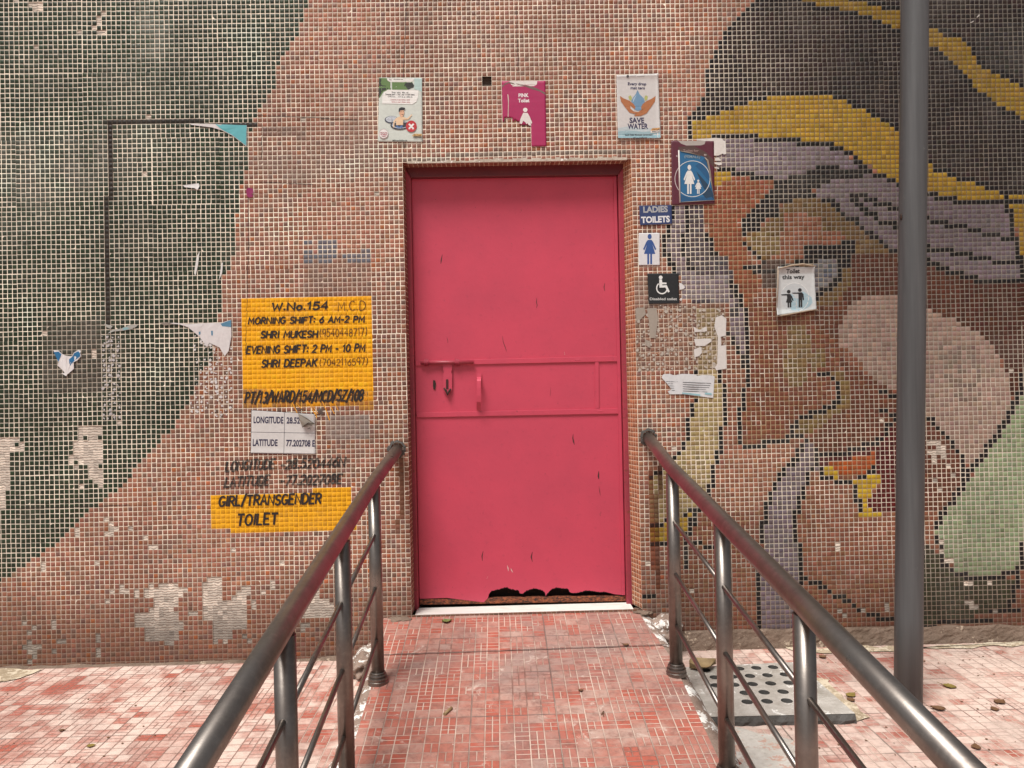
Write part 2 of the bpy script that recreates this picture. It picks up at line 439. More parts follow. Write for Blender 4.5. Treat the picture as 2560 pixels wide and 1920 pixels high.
# eye socket olive, lid
m7([(430, 1510), (560, 1430), (650, 1330), (740, 1280), (920, 1280), (1010, 1320), (1060, 1390), (1150, 1440), (1210, 1500), (1270, 1530), (1360, 1620), (1420, 1720), (1400, 1790), (1080, 1790), (640, 1700), (450, 1620)], (124, 92, 50))
m7([(680, 1370), (760, 1350), (860, 1390), (920, 1400), (925, 1480), (1070, 1500), (1080, 1545), (1000, 1570), (900, 1610), (880, 1660), (640, 1720), (560, 1690), (640, 1560)], (164, 98, 70))
m7([(430, 1520), (520, 1500), (640, 1520), (640, 1650), (480, 1640)], (142, 114, 66))
# cheek and temple browns
m8([(1080, 0), (1400, -30), (1590, 20), (1900, 150), (2212, 180), (2900, 260), (2900, 900), (2130, 760), (2060, 640), (1960, 520), (1790, 420), (1590, 340), (1210, 255), (1090, 320), (1050, 260)], (98, 52, 36))
m8([(1800, 130), (2212, 185), (2900, 260), (2900, 1000), (2130, 900), (2070, 660), (1950, 520), (1790, 420)], (84, 42, 28))
m8([(445, 300), (1000, 300), (1050, 600), (960, 800), (1000, 960), (700, 1170), (400, 1215), (400, 960), (440, 850)], (134, 74, 52))
m8([(690, 440), (820, 440), (840, 640), (800, 840), (690, 840), (670, 700)], (132, 102, 56))
m8([(850, 620), (940, 590), (940, 700), (860, 740)], (130, 100, 56))
m8([(960, 740), (1060, 760), (1095, 880), (1090, 990), (1000, 1010), (880, 1120), (745, 1145), (760, 1050), (1000, 930), (1025, 830)], (132, 104, 56))
m8([(1020, 640), (1280, 820), (1390, 880), (1390, 1090), (1160, 1230), (880, 1270), (830, 1180), (1010, 1010), (1100, 980), (1100, 860)], (118, 64, 44))
m8([(1000, 260), (1090, 320), (1030, 440), (1030, 570), (940, 500), (860, 460), (860, 360)], (112, 62, 42))
m8([(870, 330), (900, 250), (1050, 170), (1085, 70), (1110, 60), (1110, 160), (1040, 250), (960, 330)], (122, 92, 50))
# pale cheek
m8([(1205, 255), (1400, 262), (1590, 342), (1680, 380), (1760, 400), (1790, 430), (1860, 460), (1905, 490), (1950, 520), (2010, 560), (2010, 610), (2065, 640), (2065, 730), (2125, 760), (2128, 960), (2100, 1010), (2040, 1150), (1950, 1280), (1870, 1345), (1840, 1345), (1800, 1260), (1680, 1120), (1580, 1010), (1400, 870), (1270, 810), (1210, 740), (1150, 680), (1090, 620), (1030, 570), (1030, 450), (1060, 380), (1090, 320), (1150, 285)], (170, 138, 122))
w = inside(z8([(1640, 560), (1880, 560), (1960, 840), (1880, 960), (1740, 900)])) & (rng.random((NR, NC)) < 0.6); tint[w] = (140, 118, 104)
# cheek below the pale part, chin
m8([(1570, 1020), (1680, 1120), (1830, 1340), (1830, 1470), (1700, 1646), (1560, 1646)], (116, 64, 46))
m8([(260, 1250), (700, 1180), (760, 1240), (580, 1560), (540, 1646), (180, 1646)], (164, 104, 78))
m8([(830, 1400), (920, 1370), (940, 1440), (1110, 1470), (1160, 1646), (790, 1646)], (158, 98, 72))
# yellow headband
m7([(85, 770), (150, 740), (235, 710), (325, 680), (420, 645), (545, 610), (965, 605), (1085, 665), (1215, 720), (1340, 780), (1410, 865), (1600, 1040), (1700, 1100), (1780, 1130), (1870, 1165), (1930, 1190), (2020, 1220), (2080, 1250), (2140, 1250), (2900, 1250), (2900, 1285), (1780, 1285), (1650, 1250), (1590, 1225), (1420, 1175), (1240, 1085), (1120, 995), (1040, 965), (970, 935), (760, 905), (480, 880), (220, 890), (60, 890)], (190, 148, 34))
# lavender hair under it
m7([(225, 905), (480, 890), (760, 915), (970, 945), (1130, 1040), (1250, 1110), (1410, 1195), (1590, 1250), (1780, 1310), (2110, 1310), (2140, 1380), (2170, 1550), (2200, 1820), (1910, 1801), (1810, 1771), (1720, 1741), (1650, 1711), (1590, 1660), (1400, 1630), (1300, 1565), (1200, 1495), (1130, 1420), (1040, 1380), (980, 1310), (915, 1280), (860, 1240), (910, 1200), (970, 1160), (700, 1140), (585, 1150), (460, 1130), (340, 1100), (235, 1075)], LAV)
m7([(2120, 1310), (2900, 1310), (2900, 1900), (2215, 1820), (2185, 1560), (2145, 1380)], YEL)
m7([(222, 1095), (340, 1105), (330, 1140), (300, 1165), (245, 1190), (220, 1190)], (190, 148, 34))
m7([(885, 1065), (1030, 1065), (1030, 1090), (1160, 1095), (1250, 1095), (1250, 1112), (1180, 1120), (1200, 1145), (970, 1150), (965, 1180), (910, 1185), (905, 1210), (880, 1215), (855, 1230), (910, 1275), (720, 1280), (720, 1305), (640, 1310), (640, 1390), (555, 1400), (550, 1425), (520, 1430), (520, 1485), (430, 1510), (405, 1515), (405, 1400), (440, 1375), (465, 1345), (495, 1320), (520, 1290), (545, 1255), (580, 1225), (610, 1190), (620, 1160), (700, 1150), (710, 1130), (795, 1130), (800, 1100), (885, 1090)], BLACK)
# eye
m8([(800, -60), (985, -60), (1110, -110), (1130, -60), (1085, 70), (1045, 80), (1045, 160), (1010, 200), (960, 225), (880, 290), (860, 240), (900, 60), (780, 50)], BLACK)
m8([(862, 60), (900, 30), (990, 20), (1012, 40), (1012, 110), (960, 180), (910, 205), (862, 240)], (128, 124, 128))
m8([(880, 160), (960, 60), (985, 60), (960, 150)], (98, 104, 116))
# strand of hair left of the face, dark part and lavender part
m7([(40, 1325), (160, 1325), (160, 1500), (215, 1610), (300, 1660), (420, 1990), (430, 2120), (400, 2290), (320, 2140), (310, 1940), (60, 1940), (45, 1700), (-20, 1640), (40, 1500)], (84, 74, 80))
fill(zp([(385, 60), (455, 60), (490, 300), (440, 330), (440, 500), (500, 560), (520, 700), (390, 640), (350, 540), (310, 450), (310, 330), (350, 230)]), LAV, 2)
m8([(0, 110), (310, 110), (310, 290), (0, 290)], (136, 122, 128))
m8([(320, 290), (400, 250), (430, 340), (420, 640), (380, 600), (340, 520), (310, 470)], LAV)
m8([(325, 320), (370, 310), (370, 400), (330, 400)], (70, 64, 70))
# straw coloured strip and its yellow end
fill([(1739, 776), (1800, 776), (1806, 830), (1799, 943), (1811, 1013), (1802, 1097), (1791, 1143), (1782, 1184), (1771, 1227), (1748, 1263), (1723, 1274), (1714, 1285), (1626, 1312), (1624, 1195), (1646, 1181), (1686, 1146), (1708, 1117), (1719, 1093), (1717, 1075), (1729, 1029), (1739, 998)], (176, 152, 98), 2)
fill(zm([(60, 540), (145, 510), (175, 505), (255, 480), (300, 455), (300, 500), (270, 570), (200, 625), (60, 622)]), (194, 154, 40), 2)
# lavender strand from the mouth
m8([(755, 1260), (790, 1225), (825, 1195), (870, 1240), (890, 1270), (880, 1370), (830, 1400), (800, 1500), (770, 1660), (545, 1660), (600, 1530), (640, 1440), (700, 1340)], LAV)
m9([(560, 0), (735, 0), (735, 195), (770, 205), (770, 440), (755, 620), (745, 860), (520, 860), (520, 370), (545, 50)], LAV)
# lips
m8([(895, 1300), (1080, 1270), (1160, 1240), (1260, 1190), (1330, 1110), (1395, 1090), (1560, 1090), (1560, 1660), (1240, 1640), (1210, 1590), (1220, 1540), (1290, 1480), (1280, 1400), (1200, 1330), (900, 1350)], (96, 22, 22))
m8([(960, 1325), (1110, 1315), (1130, 1290), (1250, 1262), (1260, 1300), (1210, 1405), (1110, 1408), (1000, 1392)], (196, 84, 24))
m8([(928, 1355), (985, 1355), (1005, 1395), (1010, 1440), (1140, 1440), (1280, 1390), (1292, 1470), (1230, 1510), (1205, 1590), (1240, 1646), (1300, 1670), (1150, 1670), (1140, 1460), (1000, 1450), (930, 1410)], (214, 172, 26))
# green leaf shape and its dark ground
m9([(1560, 215), (1600, 215), (1650, 270), (1720, 350), (1820, 430), (2070, 440), (2150, 430), (2150, 560), (2120, 600), (1990, 650), (1800, 690), (1660, 720), (1540, 750)], (66, 66, 44))
m8([(2900, 500), (2212, 885), (2060, 1160), (1950, 1310), (1850, 1470), (1715, 1640), (1700, 1646), (1640, 1776), (1700, 1836), (1700, 1916), (1770, 1976), (1770, 2036), (1830, 2068), (2075, 2072), (2150, 2041), (2170, 2006), (2185, 1856), (2212, 1846), (2900, 1700)], (146, 164, 122))
# black outlines, a tile wide
lines(z7, [OUT[1:], [(490, -100), (490, 15), (455, 40)], [(500, -5), (770, 0)],
    [(790, 14), (870, 42), (1020, 68), (1140, 95), (1230, 122), (1290, 152), (1355, 183), (1420, 212), (1600, 318), (1650, 328), (1700, 385), (1770, 445), (1835, 510), (1900, 595), (1970, 630), (2040, 690), (2090, 715), (2140, 745), (2212, 780), (2700, 1030)],
    [(1100, -12), (1150, 2), (1230, 8), (1310, 33), (1425, 62), (1600, 150), (1660, 180), (1740, 210), (1810, 238), (1870, 293), (1915, 380), (1960, 438), (2010, 445), (2080, 478), (2140, 505), (2212, 572), (2800, 860)],
    [(100, 755), (140, 755), (160, 725), (230, 725), (240, 695), (320, 695), (330, 662), (415, 662), (430, 630), (535, 628), (545, 595), (965, 592), (1020, 617), (1080, 645), (1145, 677), (1210, 707), (1270, 735), (1300, 765), (1360, 790), (1410, 850), (1600, 1025), (1650, 1085), (1700, 1087), (1790, 1145), (1850, 1147), (1920, 1177), (2010, 1205), (2070, 1237), (2100, 1265)],
    [(225, 875), (480, 872), (490, 898), (750, 898), (765, 925), (965, 927), (980, 955), (1025, 957), (1085, 985), (1140, 1040), (1200, 1095), (1260, 1125), (1310, 1132), (1370, 1160), (1410, 1190), (1600, 1240), (1640, 1242), (1660, 1270), (1775, 1272), (1780, 1297), (2700, 1292)],
    [(240, 1085), (330, 1085)], [(350, 1113), (450, 1113)], [(465, 1142), (575, 1142)],
    [(920, 1287), (970, 1290), (985, 1315), (1020, 1345), (1050, 1380), (1085, 1408), (1130, 1410), (1150, 1437), (1180, 1465), (1210, 1495), (1270, 1525), (1300, 1555), (1335, 1585), (1360, 1612), (1400, 1615), (1590, 1666), (1610, 1696), (1650, 1701), (1670, 1724), (1710, 1726), (1730, 1751), (1800, 1756), (1820, 1781), (1890, 1786), (1915, 1811), (2212, 1811), (2700, 1811)],
    [(2095, 1310), (2095, 1360)], [(2130, 1370), (2130, 1540)], [(2160, 1550), (2160, 1646), (2190, 1660), (2190, 1816)],
    [(1110, 1250), (1190, 1255)], [(1105, 1280), (1130, 1280)], [(1200, 1280), (1250, 1283)], [(1140, 1310), (1165, 1312)], [(1265, 1308), (1345, 1310)], [(1175, 1342), (1190, 1342)], [(1350, 1338), (1405, 1340)], [(1200, 1372), (1250, 1375)], [(1270, 1403)], [(1295, 1432), (1370, 1434)], [(1390, 1460), (1400, 1462)], [(1600, 1395)], [(1635, 1422), (1710, 1422)], [(1725, 1450), (1835, 1450)], [(1850, 1475), (1925, 1478)], [(1940, 1505), (2050, 1508)], [(2070, 1535), (2130, 1535)], [(1600, 1577)], [(1600, 1605), (1735, 1605)], [(1760, 1630), (1860, 1635)], [(1880, 1661), (1990, 1661)], [(2010, 1688), (2190, 1691)],
    [(415, 1565), (435, 1590), (460, 1610), (490, 1640), (520, 1650), (530, 1700)], [(1060, 1555), (1105, 1560), (1100, 1590), (985, 1590), (985, 1600), (905, 1625), (1045, 1640)]])
lines(z8, [[(410, 78), (500, 78)], [(485, 103), (600, 108), (700, 70), (800, 40)],
    [(55, 10), (55, 90), (90, 85)], [(165, -130), (195, -80), (215, -20), (235, 0)], [(330, 165), (330, 210), (360, 195), (360, 240), (392, 255), (392, 310), (425, 345), (430, 600), (437, 700), (437, 840), (408, 865), (408, 970), (385, 985), (385, 1200), (410, 1222), (550, 1222), (560, 1196), (670, 1193), (685, 1167), (790, 1163)],
    [(310, 490), (310, 510)], [(342, 530), (342, 575)], [(375, 590), (375, 630)], [(405, 640), (405, 700)],
    [(890, 765), (965, 767)], [(990, 795)], [(1020, 820), (1020, 925), (990, 945), (970, 973), (925, 977), (910, 1003), (835, 1008), (825, 1037), (770, 1043), (750, 1072), (722, 1100), (722, 1140)],
    [(255, 745), (255, 820)], [(286, 835), (286, 1090), (262, 1105), (262, 1250), (236, 1265), (236, 1330), (210, 1352), (210, 1460), (183, 1472), (183, 1550)],
    [(100, 740), (100, 765)], [(100, 918), (100, 945), (75, 965), (75, 1035), (45, 1050), (45, 1190), (20, 1200), (20, 1240)],
    [(815, 1188), (815, 1200)], [(787, 1220), (757, 1250), (757, 1300), (727, 1318), (697, 1343), (665, 1375), (665, 1400), (637, 1430), (610, 1470), (610, 1505), (580, 1520), (580, 1580), (552, 1590), (552, 1660)],
    [(875, 1252), (885, 1320), (875, 1345), (850, 1370), (820, 1400), (820, 1475), (792, 1490), (792, 1535), (765, 1555), (765, 1646)],
    [(900, 1278), (1070, 1278), (1080, 1249), (1160, 1248), (1170, 1216), (1250, 1216), (1260, 1186), (1300, 1185)], [(1330, 1160), (1330, 1110), (1350, 1080)], [(910, 1370), (910, 1412), (935, 1432), (985, 1434), (1000, 1462), (1105, 1462), (1130, 1485), (1130, 1560), (1160, 1600), (1160, 1646)], [(1210, 1392), (1250, 1395)], [(1240, 1370)], [(1150, 1426), (1190, 1427)],
    [(1285, 880), (1335, 880), (1345, 907), (1390, 909)], [(1285, 1000), (1330, 1001), (1350, 1027), (1390, 1030)], [(1380, 1060)],
    [(1572, 1022), (1600, 1050), (1640, 1083), (1665, 1110), (1695, 1145), (1725, 1175), (1755, 1205), (1765, 1240), (1795, 1265), (1825, 1290), (1828, 1480)],
    [(2700, 640), (2205, 765), (2205, 850), (2175, 890), (2175, 930), (2145, 945), (2145, 990), (2115, 1005), (2115, 1050), (2085, 1075), (2055, 1100), (2055, 1150), (2025, 1165), (2000, 1195), (1970, 1225), (1970, 1265), (1945, 1290), (1910, 1320), (1880, 1355), (1880, 1390), (1855, 1385), (1855, 1425), (1828, 1440), (1828, 1500), (1795, 1512), (1767, 1535), (1767, 1570), (1740, 1590), (1710, 1620), (1700, 1650)]])
lines(z9, [[(1680, 0), (1680, 50), (1655, 70), (1655, 110)], [(1655, 160), (1655, 200)], [(1690, 230), (1690, 330), (1720, 350), (1750, 377), (1780, 402), (1825, 410), (1832, 438), (2065, 436), (2080, 407), (2150, 403), (2150, 380)], [(2178, 370), (2178, 475)], [(2200, 210), (2200, 360), (2180, 365)], [(2150, 480), (2150, 560)], [(2120, 570), (2120, 610)],
    [(1568, 230), (1568, 270)], [(1590, 748), (1650, 748)], [(1660, 720), (1800, 716)], [(1805, 690), (1985, 685)], [(1992, 652), (2180, 645)],
    [(555, 0), (555, 50), (530, 62), (530, 200)], [(508, 370), (508, 640)], [(515, 650), (515, 790)], [(740, 0), (740, 195)], [(770, 210), (770, 465)], [(800, 432)], [(845, 460), (885, 461)], [(895, 490), (945, 491)], [(965, 517)], [(990, 547), (1040, 550)], [(1055, 578), (1100, 580)], [(1125, 608)], [(1140, 636), (1180, 640)], [(1210, 666), (1255, 668)], [(1265, 695), (1390, 697)],
    [(60, 45), (60, 90)], [(35, 240), (35, 360)], [(155, 230), (250, 230)], [(365, 225), (385, 225)]])
lines(zm, [[(145, 205), (140, 212)], [(90, 232), (125, 230)], [(65, 258)], [(270, 5), (270, 50)], [(245, 60), (245, 105)], [(220, 120)], [(195, 150)], [(335, 390), (335, 420)], [(285, 440), (345, 438)], [(262, 466)], [(312, 470), (312, 500), (288, 520), (288, 555), (265, 575), (265, 605)], [(145, 495), (175, 495)], [(62, 524), (130, 522)], [(68, 632), (180, 632)], [(255, 630), (350, 630)], [(362, 655), (445, 655)], [(265, 670), (265, 775)], [(25, 930), (65, 930)]])
lines(zp, [[(367, 72), (367, 165)], [(325, 232), (325, 300)], [(286, 312), (286, 470)], [(330, 480), (330, 550)], [(376, 562), (376, 632)], [(492, 62), (492, 270)], [(456, 312), (456, 500)], [(500, 515), (500, 590)], [(1668 - 1580) and (395, -100), (395, -80)]])

# tone differs a little from tile to tile, and some brown ones are greyish
jit = rng.normal(1.0, 0.055, (NR, NC)); hue = rng.normal(0, 2.2, (NR, NC, 3))
odd = (zone == 0) & (rng.random((NR, NC)) < 0.10 + 0.30 * (smooth_field(8, 21) > 0.62)); tint[odd] = tint[odd] * 0.55 + np.array([128, 104, 96]) * 0.42
warm = (zone == 0) & (rng.random((NR, NC)) < 0.03); tint[warm] = (186, 104, 62)
tint *= jit[..., None]; tint += hue
f = smooth_field(16, 5)
tint *= (0.90 + 0.2 * f)[..., None]
V = V0 - (rr + R0) * TZ
U = U0 + (cc + C0) * TX
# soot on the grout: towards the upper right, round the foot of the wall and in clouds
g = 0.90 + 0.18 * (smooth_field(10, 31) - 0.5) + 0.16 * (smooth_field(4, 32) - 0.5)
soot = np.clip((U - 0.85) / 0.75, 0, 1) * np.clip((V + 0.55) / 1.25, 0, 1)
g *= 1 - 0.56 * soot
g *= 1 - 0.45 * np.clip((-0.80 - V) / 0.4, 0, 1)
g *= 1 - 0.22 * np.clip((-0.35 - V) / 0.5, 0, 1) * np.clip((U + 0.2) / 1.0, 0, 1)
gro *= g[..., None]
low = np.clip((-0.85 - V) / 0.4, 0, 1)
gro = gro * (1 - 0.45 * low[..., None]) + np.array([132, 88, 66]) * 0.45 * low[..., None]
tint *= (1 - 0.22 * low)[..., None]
yl = (tint[..., 0] > 130) & (tint[..., 2] < 60) & (zone == 2)
gro[yl] = gro[yl] * 0.5 + np.array([140, 104, 50]) * 0.4
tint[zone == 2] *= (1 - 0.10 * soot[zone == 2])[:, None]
# grey film over part of the green, ghosts of removed notices, rust below the rail end
def film(m, c, k):
    tint[m] = tint[m] * (1 - k) + np.array(c) * k
    gro[m] = gro[m] * (1 - k * 0.8) + np.array(c) * k * 0.8
def blot(x, y, rx, ry, c, k, seed):
    a, b = grid(x, y); d = ((cc - a) / rx) ** 2 + ((rr - b) / ry) ** 2
    w = np.clip(1 - d, 0, 1) * (0.4 + smooth_field(3, seed)) * k
    w = np.clip(w, 0, 0.8)[..., None]
    tint[:] = tint * (1 - w) + np.array(c) * w
blot(150, 400, 24, 9, (104, 104, 96), 0.75, 51); blot(380, 90, 5, 10, (150, 150, 142), 0.6, 52)
blot(330, 300, 10, 20, (96, 98, 88), 0.4, 53); blot(220, 900, 12, 10, (94, 84, 74), 0.6, 54); blot(30, 520, 14, 8, (110, 112, 104), 0.5, 55)
blot(780, 400, 16, 6, (138, 122, 112), 0.7, 56); blot(940, 330, 16, 14, (150, 122, 108), 0.5, 57); blot(1240, 120, 20, 14, (150, 118, 100), 0.4, 58)
film(rect(110, 802, 258, 980), (86, 78, 70), 0.5)
film(rect(652, 320, 770, 346), (120, 98, 88), 0.5)
film(rect(812, 1034, 922, 1100), (150, 140, 134), 0.65)
film(rect(755, 640, 925, 738), (134, 108, 96), 0.45)
film(rect(1580, 690, 1660, 768), (142, 126, 116), 0.5)
film(rect(1586, 760, 1818, 926), (118, 98, 84), 0.38)
film(rect(1905, 655, 1965, 720), (76, 70, 66), 0.7)
bp = inside([(755, 606), (838, 602), (838, 656), (756, 657)]) | inside([(852, 640), (924, 618), (924, 655), (852, 657)])
bp &= rng.random((NR, NC)) < 0.72; tint[bp] = tint[bp] * 0.3 + np.array([92, 112, 136]) * 0.7
for x, y0, y1, c in ((1646, 1165, 1470, (70, 30, 14)), (1628, 1180, 1420, (110, 44, 18)), (1000, 1150, 1330, (104, 62, 38))):
    for b, a in cells([(x, y0), (x, y1)]):
        tint[b, a] = tint[b, a] * 0.8 + np.array(c) * 0.2; gro[b, a] = gro[b, a] * 0.45 + np.array(c) * 0.55
# dark gum line left by a torn-off board
for p in (z1([(690, 782), (1000, 782)]), z1([(1000, 785), (1640, 800)]), z1([(705, 790), (700, 1200)]), z1([(700, 1200), (695, 1646)]), z2([(695, 0), (690, 420)])):
    for b, a in cells(p):
        k = rng.uniform(.15, .6); tint[b, a] = tint[b, a] * k + np.array((44, 38, 33)) * (1 - k); gro[b, a] = gro[b, a] * k * .5 + np.array((66, 56, 46)) * (1 - k * .5)
for b, a in cells([(1010, 395), (1570, 385)]):
    tint[b, a] = tint[b, a] * 0.5 + np.array([128, 116, 104]) * 0.5
# cracked joints between the sheets the mosaic came in
CRACKS = ([(620, 470), (622, 640)], [(620, 640), (614, 900)], [(150, 86), (270, 80)], [(640, 288), (900, 300)], [(1016, 0), (1008, 200), (1010, 395)], [(1362, 60), (1362, 190)], [(650, 455), (790, 462)], [(0, 1272), (330, 1262)], [(655, 310), (655, 400)], [(1290, 10), (1296, 190)], [(1700, 556), (1790, 562)])
# painted notices: paint on tiles and grout alike
Y1 = inside([(602, 741), (933, 738), (935, 850), (933, 975), (612, 978), (608, 860)])
Y1b = inside([(611, 975), (933, 975), (930, 1020), (735, 1022), (611, 1026)]) & ~Y1
Y2 = inside([(531, 1234), (881, 1223), (888, 1321), (532, 1328)])
for m, zc in ((Y1, 3), (Y2, 4)):
    k = rng.normal(1, 0.03, (NR, NC))[..., None]
    base = np.array([255, 180, 20]) if zc == 3 else np.array([242, 172, 24])
    tint[m] = (base * k)[m]; gro[m] = base * (0.98 if zc == 3 else 1.06); zone[m] = zc
dry = Y1b
tint[dry] = tint[dry] * 0.5 + np.array([196, 142, 40]) * 0.5; gro[dry] = np.array([206, 158, 62]); zone[dry] = 3
st = Y1b & (rng.random((NR, NC)) < 0.3); tint[st] = (238, 160, 24)
w = (zone < 3)[..., None]; L_ = tint.mean(2, keepdims=True); tint = np.where(w, tint * 0.86 + L_ * 0.14, tint)
tint = np.clip(tint, 6, 255); gro = np.clip(gro, 10, 255)

# places where tiles have dropped off
for poly in (z2([(510, 1100), (665, 1100), (670, 1450), (580, 1450), (550, 1340), (520, 1330), (455, 1310), (465, 1200), (510, 1180)]),
             z2([(-700, 1170), (100, 1170), (170, 1220), (170, 1250), (50, 1260), (50, 1646), (-500, 1646)]),
             z3([(925, 480), (1040, 450), (1130, 450), (1130, 490), (1225, 490), (1160, 560), (1130, 600), (1100, 620), (1140, 640), (1165, 690), (1165, 750), (1140, 820), (920, 820), (920, 735), (860, 730), (860, 675), (920, 640), (975, 620), (975, 550), (925, 540)]),
             z3([(1325, 410), (1410, 420), (1420, 530), (1450, 580), (1510, 540), (1580, 470), (1600, 480), (1600, 720), (1540, 760), (1480, 740), (1480, 830), (1390, 830), (1360, 800), (1355, 715), (1295, 700), (1295, 480), (1325, 460)]),
             z3([(1940, 500), (2060, 480), (2060, 540), (2120, 540), (2150, 650), (2090, 690), (1920, 690), (1930, 620)])):
    bare |= inside(poly)
for z, ps in ((z3, [(690, 40), (700, 70), (700, 100), (730, 100), (760, 100), (670, 130), (730, 150), (510, 110), (510, 140), (855, 100), (920, 160), (955, 220), (985, 215), (1510, 230), (290, 335), (290, 365), (610, 320), (1825, 315), (2135, 360), (1770, 440), (1770, 470), (1705, 505), (775, 480), (775, 505), (830, 500), (865, 500), (865, 530), (680, 565), (710, 505), (1215, 640), (1245, 640), (1645, 590), (1645, 620), (160, 720), (210, 745), (195, 770), (355, 705), (355, 735), (365, 830), (395, 830), (355, 895), (620, 785), (620, 812), (625, 880), (625, 910), (185, 840), (165, 870), (195, 870), (230, 870), (260, 870), (200, 900), (230, 900), (215, 935), (200, 960), (1065, 835), (1095, 830), (1375, 850), (1435, 850), (1590, 845), (1560, 785), (1960, 740), (1985, 735), (1960, 770)]),
              (z1, [(90, 10), (120, 10), (190, 40), (220, 45), (245, 15), (215, 65), (245, 65), (240, 305), (655, 80), (630, 110), (635, 140), (510, 210), (600, 180), (645, 205), (670, 205), (950, 745), (930, 1110), (1935, 755)]),
              (z4, [(235, 1240)]), (z2, [(300, 495), (615, 590), (615, 615), (615, 640), (470, 1340), (500, 1345), (520, 1480), (660, 1480), (760, 1075)]),
              (z8, [(1290, 1060), (1605, 1210), (1635, 1210), (1665, 1210), (1610, 1265), (1640, 1265), (1670, 1240), (1700, 1240), (1670, 1270), (1700, 1270), (1700, 1295), (1640, 1300), (1640, 1330), (1730, 1360), (1765, 1415), (1645, 1450), (1680, 1510), (2140, 740)]),
              (z9, [(1015, 215), (1015, 245), (1035, 640), (1065, 670), (1185, 640), (1335, 605), (1335, 632), (1845, 467), (1872, 467), (2000, 467), (1830, 570), (1860, 570), (1885, 570), (1830, 597), (1860, 597), (1885, 597), (1912, 600), (75, 505), (1690, 200), (1690, 255), (1720, 310), (1750, 320), (2030, 650)]),
              (zm, [(50, 745), (295, 900), (190, 95)])):
    for p in ps:
        for b, a in cells(z([p])): bare[b, a] = True
nib = np.zeros_like(bare); nib[1:-1, 1:-1] = bare[:-2, 1:-1] | bare[2:, 1:-1] | bare[1:-1, :-2] | bare[1:-1, 2:]
bare &= ~(nib & bare & (rng.random((NR, NC)) < 0.04))
sock = bare.copy()
h0 = cells(z4([(942, 502)]))[0]; hole2 = [(h0[0] + i, h0[1] + j) for i in (0, 1) for j in (0, 1)]
for b, a in hole2: bare[b, a] = True
gb = np.zeros((NR, NC, 3)); gb[:] = (206, 194, 180)
gb *= rng.normal(1, 0.07, (NR, NC))[..., None]
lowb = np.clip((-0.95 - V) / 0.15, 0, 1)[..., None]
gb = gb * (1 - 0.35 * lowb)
gro[bare] = gb[bare]
for b, a in hole2: gro[b, a] = (78, 66, 58)

# the opening stays free
opening = (cc + C0 > 0) & (cc + C0 < ODW) & (rr + R0 > 0) & (rr + R0 < ODH)

def lin_arr(a):
    a = a / 255.0
    return np.where(a <= 0.04045, a / 12.92, ((a + 0.055) / 1.055) ** 2.4) * 0.74
def mesh_np(name, co, quads, attrs):
    me = bpy.data.meshes.new(name)
    nv, nf = len(co), len(quads)
    me.vertices.add(nv); me.vertices.foreach_set('co', np.ascontiguousarray(co, np.float32).ravel())
    me.loops.add(nf * 4); me.loops.foreach_set('vertex_index', np.ascontiguousarray(quads, np.int32).ravel())
    me.polygons.add(nf); me.polygons.foreach_set('loop_start', np.arange(nf, dtype=np.int32) * 4)
    try: me.polygons.foreach_set('loop_total', np.full(nf, 4, np.int32))
    except Exception: pass
    for k, v in attrs.items():
        if v.ndim == 2:
            a = me.attributes.new(k, 'FLOAT_COLOR', 'POINT'); a.data.foreach_set('color', np.ascontiguousarray(v, np.float32).ravel())
        else:
            a = me.attributes.new(k, 'FLOAT', 'POINT'); a.data.foreach_set('value', np.ascontiguousarray(v, np.float32))
    me.update(calc_edges=True); me.validate()
    return me
TH = 0.0003
def tiles_mesh(name, cen, e1, e2, nrm, colr, th=TH, gap=0.89):
    """cen (n,3) centres on the grout plane, e1/e2 full tile pitch vectors (n,3), nrm (n,3) outward"""
    n = len(cen); r = np.random.default_rng(n)
    ang = r.normal(0, 0.018, n)[:, None]; s1 = (gap + r.normal(0, 0.014, n))[:, None] / 2; s2 = (gap + r.normal(0, 0.014, n))[:, None] / 2
    off = cen + e1 * r.normal(0, 0.018, n)[:, None] + e2 * r.normal(0, 0.018, n)[:, None]
    a = e1 * np.cos(ang) + e2 * np.sin(ang); b = e2 * np.cos(ang) - e1 * np.sin(ang)
    sg = [(-1, -1), (1, -1), (1, 1), (-1, 1)]
    co = np.zeros((n, 8, 3))
    dh = th + np.clip(r.normal(0, 0.0001, n), -.00015, .0003)[:, None]
    tl1, tl2 = np.clip(r.normal(0, 0.00007, (2, n)), -.00015, .00015)[:, :, None]
    for i, (x, y) in enumerate(sg):
        co[:, i] = off + a * s1 * x + b * s2 * y - nrm * 0.0003
        co[:, 4 + i] = off + a * s1 * x * 0.945 + b * s2 * y * 0.945 + nrm * (dh + tl1 * x + tl2 * y)
    q = np.array([(4, 5, 6, 7), (0, 1, 5, 4), (1, 2, 6, 5), (2, 3, 7, 6), (3, 0, 4, 7)])
    quads = (q[None] + (np.arange(n) * 8)[:, None, None]).reshape(-1, 4)
    c4 = np.ones((n, 8, 4)); c4[:, :, :3] = lin_arr(colr)[:, None, :]
    return mesh_np(name, co.reshape(-1, 3), quads, {'tint': c4.reshape(-1, 4)})
E1 = np.array([1.0, 0, 0]) * TX; E2 = np.array([0, LEAN, 1.0]) * TZ; NN = np.array([0, -1.0, LEAN])
def centres(mask):
    u = U[mask]; v = V[mask]
    # the sheets of 14 x 14 tiles do not line up exactly
    ci = ((cc[mask]) // 14).astype(int); ri = ((rr[mask]) // 14).astype(int)
    r = np.random.default_rng(5); du = r.normal(0, 0.0008, (60, 60)); dv = r.normal(0, 0.0008, (60, 60))
    u = u + du[ri, ci]; v = v + dv[ri, ci]
    return np.stack([u, LEAN * v, v], 1)
